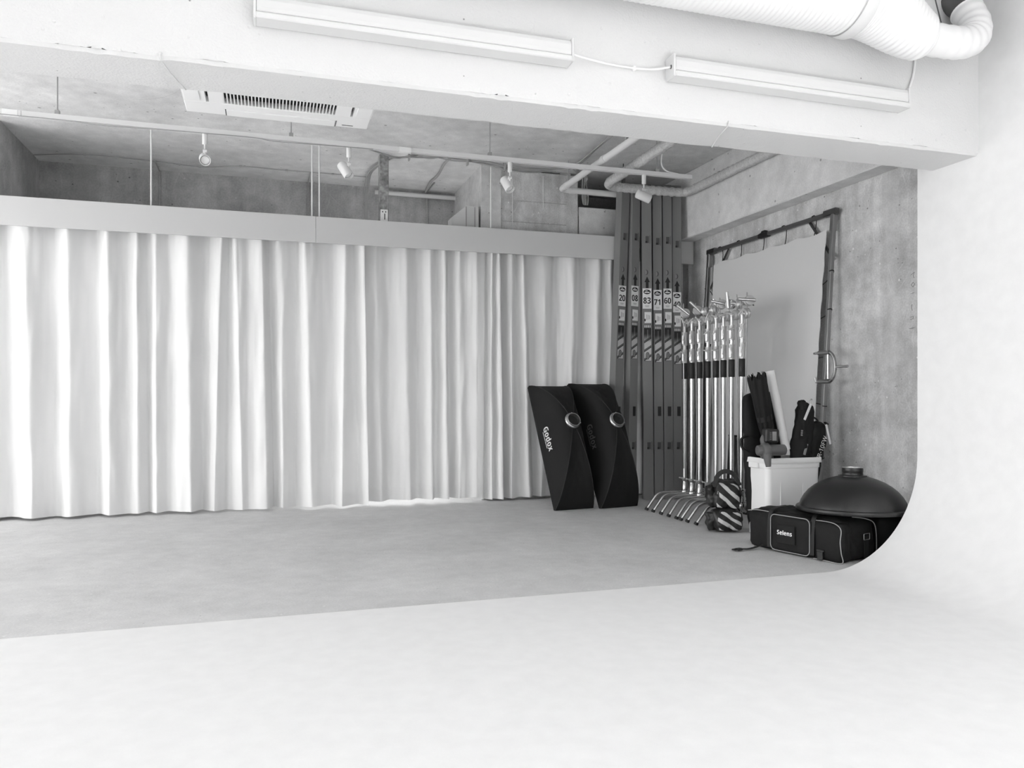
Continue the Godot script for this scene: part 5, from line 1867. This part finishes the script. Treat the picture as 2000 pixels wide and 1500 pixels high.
func sandbags() -> void:
	M.stripes = mat(1.0, 0.75)
	M.stripes.albedo_texture = stripe_texture()
	var rows := [
		[Vector3(2.960, 0.004, -4.60), Vector3(0.20, 0.155, 0.17), 0.35, "black and white striped sandbag lying on the floor by the bin"],
		[Vector3(2.970, 0.150, -4.625), Vector3(0.19, 0.20, 0.15), 0.42, "striped sandbag with carrying handle on top of the other sandbag"],
	]
	for k in 2:
		var q: Array = rows[k]
		var t := thing("sandbag", q[3], "sandbag", q[0], Basis(Vector3.UP, -q[2]) , "striped sandbags")
		var sz: Vector3 = q[1]
		var s := Shape.new()
		s.cushion(sz, 0.055, Transform3D(Basis.IDENTITY, Vector3(0, sz.y / 2, 0)), 18, noise(400 + k, 9.0, 3), 0.020, 0.018, 0.12, 0.02)
		obj("body", s, M.nylon, t)
		# striped face sewn on the front: same form, a little proud
		var p := Shape.new()
		p.soft_s = sz
		p.soft_r = 0.055
		p.soft_x = Transform3D(Basis.IDENTITY.scaled(Vector3(1.0, 1.0, 1.03)), Vector3(0.004, sz.y / 2, 0.002))
		p.soft_noise = noise(400 + k, 9.0, 3)
		p.soft_depth = 0.020
		p.soft_bulge = 0.018
		p.soft_taper = 0.12
		p.soft_sag = 0.02
		var g := []
		for i in 19:
			var row := PackedVector3Array()
			for j in 19:
				row.append(p.soft(2, 1.0, lerpf(-0.86, 1.0, j / 18.0), lerpf(-1.0, 1.0, i / 18.0)))
			g.append(row)
		p.grid(g)
		obj("striped_face", p, M.stripes, t)
		if k == 1:
			s = Shape.new()
			var path := spline([Vector3(-0.075, sz.y - 0.05, 0.05), Vector3(-0.06, sz.y + 0.020, 0.04), Vector3(-0.01, sz.y + 0.055, 0.03), Vector3(0.05, sz.y + 0.035, 0.03), Vector3(0.09, sz.y - 0.04, 0.03)])
			strap(s, path, 0.030, 0.004, Vector3(0, 0.3, 1))
			obj("handle", s, M.black, t)
		s = Shape.new()
		s.cushion(Vector3(0.07, sz.y * 0.75, 0.12), 0.03, Transform3D(Basis(Vector3.BACK, 0.15), Vector3(-sz.x / 2 + 0.005, sz.y * 0.42, -0.005)), 10, noise(410 + k, 14.0, 2), 0.02)
		obj("side_pouch", s, M.nylon, t)


# a flat band along a path; out: the way its flat side faces
func strap(s: Shape, path: Array, w: float, thick: float, out: Vector3) -> void:
	var rows := []
	for i in path.size():
		var d: Vector3 = (path[mini(i + 1, path.size() - 1)] - path[maxi(i - 1, 0)]).normalized()
		var x := d.cross(out).normalized() * w * 0.5
		var y := x.cross(d).normalized() * thick * 0.5
		var p: Vector3 = path[i]
		rows.append(PackedVector3Array([p - x - y, p + x - y, p + x + y, p - x + y, p - x - y]))
	for k in 4:
		var a := []
		for r in rows:
			a.append(PackedVector3Array([r[k], r[k + 1]]))
		s.grid(a)
	for r in [rows[0], rows[-1]]:
		s.quad(r[0], r[1], r[2], r[3])


# outline of a rounded rectangle on the front of a bag (x right, y up), as a tube path
func welt(x0: float, x1: float, y0: float, y1: float, r: float, z: float) -> Array:
	var out := []
	for q in [[x1 - r, y1 - r, 0.0], [x0 + r, y1 - r, 0.5], [x0 + r, y0 + r, 1.0], [x1 - r, y0 + r, 1.5]]:
		for k in 6:
			var a: float = PI * (q[2] + 0.5 * k / 5.0)
			out.append(Vector3(q[0] + cos(a) * r, q[1] + sin(a) * r, z))
	out.append(out[0])
	return out


func duffel_bags() -> void:
	# long bag: local x runs along it towards the camera, local z faces the room
	var bx := Vector3(0.255, 0, 0.967)
	var bz := Vector3(-0.967, 0, 0.255)
	var t := thing("duffel_bag", "long black duffel bag with grey piping and white lettering on the floor", "bag", Vector3(2.781, 0.002, -4.164), Basis(bx, Vector3.UP, bz))
	var nz := noise(501, 7.0, 3)
	var H := 0.235
	var D := 0.30
	var s := Shape.new()
	s.cushion(Vector3(0.645, H, D), 0.045, Transform3D(Basis.IDENTITY, Vector3(0.3775, H / 2, -D / 2 - 0.02)), 22, nz, 0.012, 0.006, 0.04)
	obj("body", s, M.black_cloth, t)
	# three blocks along the front: recessed left, pocket in the middle, right
	s = Shape.new()
	s.cushion(Vector3(0.20, H * 0.94, 0.10), 0.035, Transform3D(Basis(Vector3.UP, -0.10), Vector3(0.145, H * 0.47, -0.055)), 12, nz, 0.010)
	obj("side_pocket", s, M.black_cloth, t)
	s = Shape.new()
	s.cushion(Vector3(0.285, H * 0.95, 0.10), 0.030, Transform3D(Basis.IDENTITY, Vector3(0.372, H * 0.475, -0.035)), 14, nz, 0.006, 0.006)
	var pk := obj("front_pocket", s, M.black_cloth, t)
	s = Shape.new()
	s.tube(welt(0.238, 0.506, 0.012, H * 0.93, 0.03, 0.012), 0.0028, 7)
	obj("piping", s, M.piping, pk, "light grey piping")
	s = Shape.new()
	s.box(Vector3(0.362, 0.115, 0.0290), Vector3(0.118, 0.105, 0.006), Basis.IDENTITY, 0.001)
	var pt := obj("patch", s, M.patch, pk, "matt black patch with white lettering")
	lettering("lettering", "Selens", 0.034, 0.001, M.white_ink, pt, Transform3D(Basis.IDENTITY, Vector3(0.352, 0.122, 0.0326)), "Droid Sans", true)
	s = Shape.new()
	s.cushion(Vector3(0.19, H * 0.92, 0.10), 0.030, Transform3D(Basis.IDENTITY, Vector3(0.605, H * 0.46, -0.050)), 12, nz, 0.012)
	var rp := obj("side_pocket", s, M.black_cloth, t)
	s = Shape.new()
	s.tube(spline([Vector3(0.52, H * 0.92, -0.012), Vector3(0.60, H * 0.93, -0.010), Vector3(0.66, H * 0.90, -0.006), Vector3(0.693, H * 0.78, -0.004), Vector3(0.690, H * 0.5, -0.001), Vector3(0.696, H * 0.25, -0.002), Vector3(0.700, 0.006, -0.004), Vector3(0.60, 0.004, -0.001), Vector3(0.52, 0.004, -0.001)]), 0.0028, 7)
	obj("piping", s, M.piping, rp, "light grey piping")
	s = Shape.new()
	s.tube(spline([Vector3(0.055, H * 0.92, -0.005), Vector3(0.12, H * 0.96, -0.010), Vector3(0.20, H * 0.95, -0.020)]), 0.0026, 7)
	obj("piping", s, M.piping, t, "light grey piping")
	# end facing the camera: a rim of piping and a metal ring
	s = Shape.new()
	s.tube(spline([Vector3(0.66, H + 0.005, -0.15), Vector3(0.690, H * 0.98, -0.22), Vector3(0.702, H * 0.86, -0.285), Vector3(0.705, H * 0.55, -0.305), Vector3(0.705, 0.01, -0.305)]), 0.0028, 7)
	obj("piping", s, M.piping, t, "light grey piping")
	s = Shape.new()
	var rg := welt(-0.026, 0.026, -0.017, 0.017, 0.004, 0.0)
	var moved := []
	for p in rg:
		moved.append(Vector3(0.712, 0.135 + p.y, -0.205 - p.x))
	s.tube(moved, 0.0032, 7)
	obj("strap_ring", s, M.chrome, t, "bright metal strap ring")
	s = Shape.new()
	strap(s, [Vector3(0.708, 0.135, -0.205), Vector3(0.710, 0.08, -0.205), Vector3(0.709, 0.01, -0.205)], 0.040, 0.004, Vector3.RIGHT)
	obj("strap", s, M.black, t)
	# compression straps with buckles
	for x in [0.222, 0.518]:
		s = Shape.new()
		strap(s, spline([Vector3(x, 0.02, 0.006), Vector3(x, 0.12, 0.004), Vector3(x, H * 0.95, -0.01), Vector3(x, H + 0.012, -0.06), Vector3(x, H + 0.014, -0.2)]), 0.028, 0.004, Vector3(0, 0.2, 1))
		obj("strap", s, M.black, t)
	s = Shape.new()
	s.box(Vector3(0.575, 0.030, 0.012), Vector3(0.034, 0.046, 0.014), Basis(Vector3.BACK, 0.05), 0.004)
	s.box(Vector3(0.575, 0.056, 0.010), Vector3(0.044, 0.014, 0.012), Basis.IDENTITY, 0.004)
	s.tube([Vector3(0.560, 0.010, 0.014), Vector3(0.590, 0.010, 0.014)], 0.006, 8)
	obj("buckle", s, M.black_plastic, t)
	# loose strap on the floor
	s = Shape.new()
	strap(s, spline([Vector3(0.19, 0.03, 0.02), Vector3(0.165, 0.014, 0.055), Vector3(0.15, 0.006, 0.10), Vector3(0.145, 0.010, 0.15)]), 0.022, 0.004, Vector3.UP)
	obj("loose_strap", s, M.black, t)
	s = Shape.new()
	s.box(Vector3(0.143, 0.010, 0.175), Vector3(0.030, 0.014, 0.040), Basis.IDENTITY, 0.004)
	s.tube([Vector3(0.130, 0.010, 0.19), Vector3(0.130, 0.010, 0.215), Vector3(0.155, 0.010, 0.215), Vector3(0.155, 0.010, 0.19)], 0.005, 8)
	obj("buckle", s, M.black_plastic, t)
	# second bag behind, under the dish
	t = thing("duffel_bag", "black duffel bag with grey piping half hidden behind the white cove", "bag", Vector3(3.47, 0.002, -3.70), Basis(Vector3(0.966, 0, 0.259), Vector3.UP, Vector3(-0.259, 0, 0.966)))
	s = Shape.new()
	s.cushion(Vector3(0.28, 0.236, 0.40), 0.06, Transform3D(Basis.IDENTITY, Vector3(-0.02, 0.118, -0.03)), 16, noise(511, 7.0, 3), 0.012, 0.008)
	obj("body", s, M.black_cloth, t)
	s = Shape.new()
	s.tube(spline([Vector3(-0.15, 0.235, 0.165), Vector3(-0.05, 0.250, 0.178), Vector3(0.04, 0.245, 0.182), Vector3(0.095, 0.215, 0.185), Vector3(0.115, 0.16, 0.19), Vector3(0.118, 0.03, 0.19)]), 0.0028, 7)
	obj("piping", s, M.piping, t, "light grey piping")


func beauty_dish() -> void:
	var t := thing("beauty_dish", "large black dome reflector lying face down on the bags", "reflector", Vector3(3.195, 0.262, -3.675), Basis(Vector3.BACK, -0.012) * Basis(Vector3.RIGHT, -0.02))
	# flat crown, steep shoulders
	var prof := [Vector2(0.289, 0.020), Vector2(0.287, 0.030), Vector2(0.279, 0.052), Vector2(0.262, 0.082), Vector2(0.238, 0.111), Vector2(0.206, 0.138), Vector2(0.170, 0.160), Vector2(0.130, 0.177), Vector2(0.095, 0.188), Vector2(0.070, 0.194)]
	var s := Shape.new()
	s.lathe(prof, 72)
	obj("bowl", s, M.dish, t)
	s = Shape.new()
	s.lathe([Vector2(0.286, 0.022), Vector2(0.300, 0.022), Vector2(0.306, 0.018), Vector2(0.308, 0.010), Vector2(0.308, 0.002), Vector2(0.304, -0.003), Vector2(0.290, -0.004), Vector2(0.286, 0.002), Vector2(0.284, 0.010)], 72)
	var rim := obj("rim", s, M.dish, t)
	var an := deg_to_rad(112.0)
	s = Shape.new()
	s.box(Vector3(cos(an) * 0.308, 0.006, sin(an) * 0.308), Vector3(0.012, 0.007, 0.006), Basis(Vector3.UP, PI / 2 - an), 0.001)
	obj("catch", s, M.black, rim)
	s = Shape.new()
	s.lathe([Vector2(0.078, 0.190), Vector2(0.078, 0.197), Vector2(0.070, 0.199), Vector2(0.058, 0.199), Vector2(0.056, 0.203), Vector2(0.056, 0.216), Vector2(0.0572, 0.218), Vector2(0.0572, 0.236), Vector2(0.056, 0.240), Vector2(0.052, 0.240), Vector2(0.050, 0.2)], 40)
	obj("neck", s, M.dish, t)
	s = Shape.new()
	s.lathe([Vector2(0.0555, 0.2402), Vector2(0.0565, 0.243), Vector2(0.052, 0.244), Vector2(0.050, 0.238)], 40)
	obj("neck_ring", s, M.satin, t, "bright metal ring")
	s = Shape.new()
	s.lathe([Vector2(0.0, 0.215), Vector2(0.051, 0.215)], 32)
	obj("neck_inside", s, M.paper, t)
